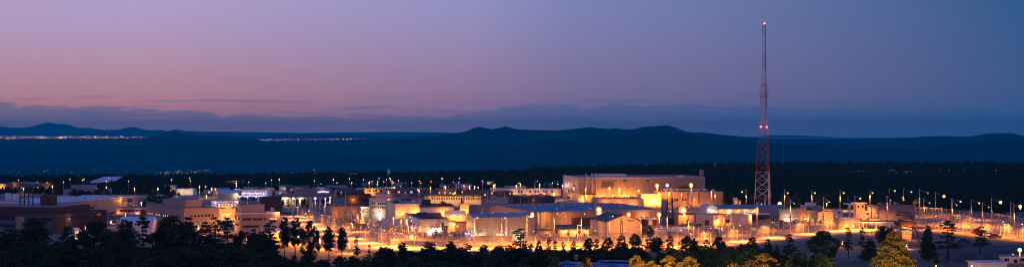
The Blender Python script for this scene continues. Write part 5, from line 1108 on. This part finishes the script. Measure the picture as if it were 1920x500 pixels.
# ------------------------------------------------------------------ vehicles
def car_mesh(m, suv=False):
    prof = [(-2.2,.35),(2.2,.35),(2.25,.75),(1.5,.92),(.75,.98),(-1.9,1.0),(-2.25,.85)]; mb = MB(); n = len(prof)
    mb.add([(a, -.88, b) for a, b in prof]+[(a, .88, b) for a, b in prof], [tuple(range(n)), tuple(range(2*n-1, n-1, -1))]+[(i, i+n, (i+1) % n+n, (i+1) % n) for i in range(n)])
    body = mb.mesh('body', m)
    r1 = 1.75 if suv else 1.45; pr = [(1.05,.97),(.35,r1),(-1.5 if suv else -1.1,r1),(-1.95 if suv else -1.8,.99)]; mb = MB()
    mb.add([(a, -.74, b) for a, b in pr]+[(a, .74, b) for a, b in pr], [(0,1,2,3),(7,6,5,4)]+[(i, i+4, (i+1) % 4+4, (i+1) % 4) for i in range(4)]); gl = mb.mesh('glasshouse', M_glass)
    rf = MB().box(-1.5 if suv else -1.05, .3, -.72, .72, r1+.002, r1+.05).mesh('roof', m)
    return body, gl, rf
WH = MB().tube((0,-.12,0),(0,.12,0), .34, .34, 12).mesh('wheel', M_dark)
CP = {c: car_mesh(mat('car_'+c, v, .3, .05, 1), c in ('white', 'black')) for c, v in {'white': (.6,.6,.62), 'silver': (.35,.36,.38), 'black': (.02,.02,.025), 'red': (.25,.03,.03), 'blue': (.04,.07,.16)}.items()}
def car(px, py, rz, c, label, group=None):
    x, y = P(px, py); o = thing('parked_car', label, 'car', (x, y, .012), R(rz), group); b, g_, f_ = CP[c]; put('body', b, o); put('glasshouse', g_, o); put('roof', f_, o)
    for a in (-1.4, 1.4):
        for s in (-.82, .82): put('wheel', WH, o, (a, s, .34))
    for s in (-.6, .6): MB().box(2.2, 2.27, s-.16, s+.16, .6, .74).build('headlight', M_white, o)
for a in [(1443,417,20,'black','black car parked leftmost by the pinkish warehouse'),(1450,416,15,'silver','silver car second in the row by the pinkish warehouse'),(1457,417,25,'black','dark car third in the row by the pinkish warehouse'),(1465,418,10,'blue','dark blue car nearest the glowing doorways'),
          (1845,441,10,'black','black car parked behind the right apron pine'),(1855,443,12,'silver','silver car right of the black one on the apron'),(1866,446,8,'blue','dark car at the far right end of the apron row'),(1834,438,10,'red','dark red car half hidden by the apron pine'),
          (91,452,8,'white','pale car by the dark block among trees at lower left'),(206,424,20,'silver','silver car parked left of the white tent'),(214,421,20,'white','white car parked left of the white tent'),(1690,470,70,'black','black car on the pink dirt track'),(1806,455,5,'blue','small dark car alone on the open apron'),
          (1690,417,0,'red','dark car under the end of the white canopy')]: car(*a)
for i in range(26):
    px = 447+(i % 13)*4.4; py = 374.5 if i < 13 else 368
    car(px+rnd.uniform(-.5, .5), py, 80+rnd.uniform(-6, 6), rnd.choice(['white','silver','black','white','red']), f"{(ORD[i % 13] or 'first ')}car from the left in the {['nearer', 'farther'][i//13]} row under the bright canopies", 'cars under the bright canopies')
for i in range(9): car(404+i*3.6, 391+i*.1, 85, rnd.choice(['white','silver','black']), f"{(ORD[i] or 'first ')}car from the left before the bright loading dock", 'cars before the loading dock')

# ------------------------------------------------------------------ yard clutter
CON = [MB().box(-3,3,-1.2,1.2,0,2.5).mesh('body', m) for m in (M_white, M_cream, M_rust, MATS['lavender_stucco'], M_grey)]
DR = MB().box(2.99,3.05,-1.1,1.1,.1,2.4).mesh('door', M_steel)
def container(px, py, rz, k, s, label, group=None):
    x, y = P(px, py); o = thing('storage_container', label, 'container', (x, y, .012), R(rz), group); put('body', CON[k], o, scale=s); put('door', DR, o, scale=s)
    for i in range(7): MB().box((-2.7+i*.9-.06)*s[0], (-2.7+i*.9+.06)*s[0], -1.26*s[1], -1.19*s[1], .1*s[2], 2.4*s[2]).build('rib', CON[k].materials[0], o)
for a in [(901,450,-4,1,(.62,.8,.62),'low cream container in front of the left bay, left half'),(914,450,-4,1,(.62,.8,.62),'low cream container in front of the left bay, right half'),(938,450,-4,1,(.62,.8,.62),'low cream container in front of the right bay, left half'),(950,450,-4,1,(.6,.8,.62),'low cream container in front of the right bay, right half'),
          (1236,440,10,3,(1,1,.8),'lavender container behind the bale stacks'),(1262,437,-10,0,(1,1,.7),'white container among the bale stacks'),(1298,436,-15,3,(1.2,1,.7),'long lavender container right of the bales'),(1268,420,30,2,(1,1,1),'rust red container behind the yard'),
          (1292,428,15,4,(.9,1,.9),'grey container below the tan cabin'),(1335,442,-8,0,(.7,.8,.6),'low white container beside the short white tank'),(1413,425,-5,4,(.8,.8,.7),'grey container right of the round tank'),(1020,441,-8,0,(.8,.7,.5),'low white container left of the lit shed'),
          (702,432,-35,0,(.6,.6,.5),'small white container in the dark yard'),(865,441,-5,4,(.5,.8,.7),'grey container beside the stair house yard'),(1655,440,8,1,(.8,.8,.6),'cream container bright lit beside the entry booth'),(1640,419,8,4,(1,1,.8),'grey container under the white canopy')]:
    container(*a)
BL = MB().box(-.75,.75,-.6,.6,0,1.2).box(-.7,.7,-.55,.55,1.2,1.3).mesh('white_bale', M_white)
for i in range(54):
    px = 1232+(i % 18)*3.1; py = 441-(i//18)*2.6-(i % 18)*.12; x, y = P(px, py)
    tag(put('white_bale', BL, None, (x, y, .012), R(rnd.uniform(-12, 12)), (1, 1, rnd.choice([.8, 1, 1.5, 1.9]))), f"{(ORD[i % 18] or 'first ')}white wrapped bale from the left in the {['front', 'middle', 'back'][i//18]} row", 'bale', 'white wrapped bales in the yard')
DM = [MB().lathe((0,0,0), [(.3,0),(.3,.9),(.27,.92)], 10).mesh('drum', m, True) for m in (M_rust, M_dark, M_white, M_pale)]
for px in sorted(rnd.choice([rnd.uniform(785, 885), rnd.uniform(1262, 1330), rnd.uniform(1170, 1240), rnd.uniform(1000, 1100)]) for i in range(70)):
    py = rnd.uniform(440, 446); x, y = P(px, py); k = rnd.randrange(4)
    tag(put('drum', DM[k], None, (x, y, .012), 0, (1, 1, rnd.uniform(.9, 1.5))), uniq(['rusty', 'black', 'white', 'pale'][k]+' drum behind the inner fence', px), 'drum', 'drums behind the inner fence')
CR = [MB().box(-.8,.8,-.6,.6,0,1.1).box(-.85,.85,-.65,.65,1.1,1.2).mesh('crate', m) for m in (M_tan, M_dark, M_rust, M_steel, M_dgrey)]
for px in sorted(rnd.choice([rnd.uniform(780, 888), rnd.uniform(1225, 1335), rnd.uniform(640, 760), rnd.uniform(1370, 1560), rnd.uniform(1255, 1330)]) for i in range(120)):
    py = rnd.uniform(437, 444) if px > 770 else 425+(px-640)*.13+rnd.uniform(-10, -2)
    if px > 1340: py = 432-(px-1370)*.07+rnd.uniform(-6, 0)
    if 1255 < px < 1335: py = rnd.uniform(424, 444)
    x, y = P(px, py); k = rnd.randrange(5)
    tag(put('crate', CR[k], None, (x, y, .012), R(rnd.uniform(0, 90)), (rnd.uniform(.6, 1.5), rnd.uniform(.6, 1.3), rnd.uniform(.5, 1.6))), uniq(['tan', 'black', 'rusty', 'steel grey', 'slate grey'][k]+' crate in the yard', px), 'crate', 'crates inside the inner fence')
def tank(px, py, r_, h, label, m=M_white, horiz=False):
    x, y = P(px, py); o = thing('storage_tank', label, 'tank', (x, y, .012))
    if horiz:
        MB().tube((-h/2,0,r_+.5),(h/2,0,r_+.5), r_, r_, 16).build('shell', m, o, True)
        for q in (-h*.3, h*.3): MB().box(q-.15,q+.15,-r_*.8,r_*.8,0,.9).build('saddle', M_conc, o)
        MB().tube((0,0,2*r_+.4),(0,0,2*r_+.9), .25).build('hatch', M_steel, o)
    else:
        MB().lathe((0,0,0), [(r_,0),(r_,h),(r_*.5,h+r_*.35),(.05,h+r_*.45)], 18).build('shell', m, o, True); MB().lathe((0,0,h*.5), [(r_*1.03,0),(r_*1.03,.1)], 18).build('band', M_steel, o)
tank(1349, 441, 1.35, 2.2, 'short white upright tank behind the fence below the beige depot'); tank(1308, 441, .9, 1.5, 'small orange lit dome topped tank right of the bales', M_cream)
tank(1434, 434, .85, 3.4, 'small white horizontal tank behind the posts below the mast', M_white, True); tank(1414, 437, .8, 3, 'second small white horizontal tank left of the first', M_white, True)
tank(1276, 416, 1.3, 3.2, 'pale round silo pair left member behind the yard', M_pale); tank(1284, 416, 1.1, 3.0, 'pale round silo pair right member behind the yard', M_pale); tank(1492, 421, .5, 2.6, 'thin white upright cylinder between the glowing doorways', M_white); tank(1496, 421, .5, 2.4, 'second thin white upright cylinder beside the first', M_white)
for px, py, l in ((1660,436,'ground lamp glare left of the entry booth'),(1630,437,'ground lamp glare below the watch tower hut'),(1600,428,'ground lamp by the lit cage')):
    x, y = P(px, py); o = thing('bollard_light', l.replace('glare', 'glowing'), 'bollard light', (x, y, .012)); MB().tube((0,0,0),(0,0,.8), .12).build('post', M_steel, o); MB().ball((0,0,1.0), .3, 8, 5).build('lens', M_lsodb, o); light((0,-1.2,1.8), 1500, SOD, o)
# extra post lights added to keep the patrol road and fence strip evenly bright
for px, py in ((525,400),(548,404),(570,411),(592,419),(616,428),(640,436.5),(672,446),(705,454),(735,461.5),(775,463),(830,463.6),(885,463.6),(940,463.3),(1000,463),(1060,462.7),(1115,462.4),(1170,462.1),(1225,461.7),(1275,461.2),(1330,456.5),(1385,450.6),(1445,444),(1510,437),(1565,431.5),(1610,429.5),(1640,429),(1750,430),(1790,434),(1830,438.5),(1875,443),(1910,447.5)):
    x, y = P(px, py); o = thing('strip_fill_light', uniq('added fill light along the bright road', px), 'lamp post', (x, y, .012), 0, 'added fill lights along the bright road')
    MB().tube((0,0,0),(0,0,5.4), .05, .04, 6).build('pole', M_dark, o); he = MB().tube((0,0,5.3),(-2.0 if px < 740 else 0,-3.0,5.5), .05, .05, 5).build('lamp_arm', M_dark, o); q_ = -2.2 if px < 740 else 0; MB().box(q_-.15,q_+.15,-3.6,-2.9,5.36,5.46).build('lens', M_lwh, he); light((q_,-3.3,5.2), 12500, SOD, o, .25, 160)
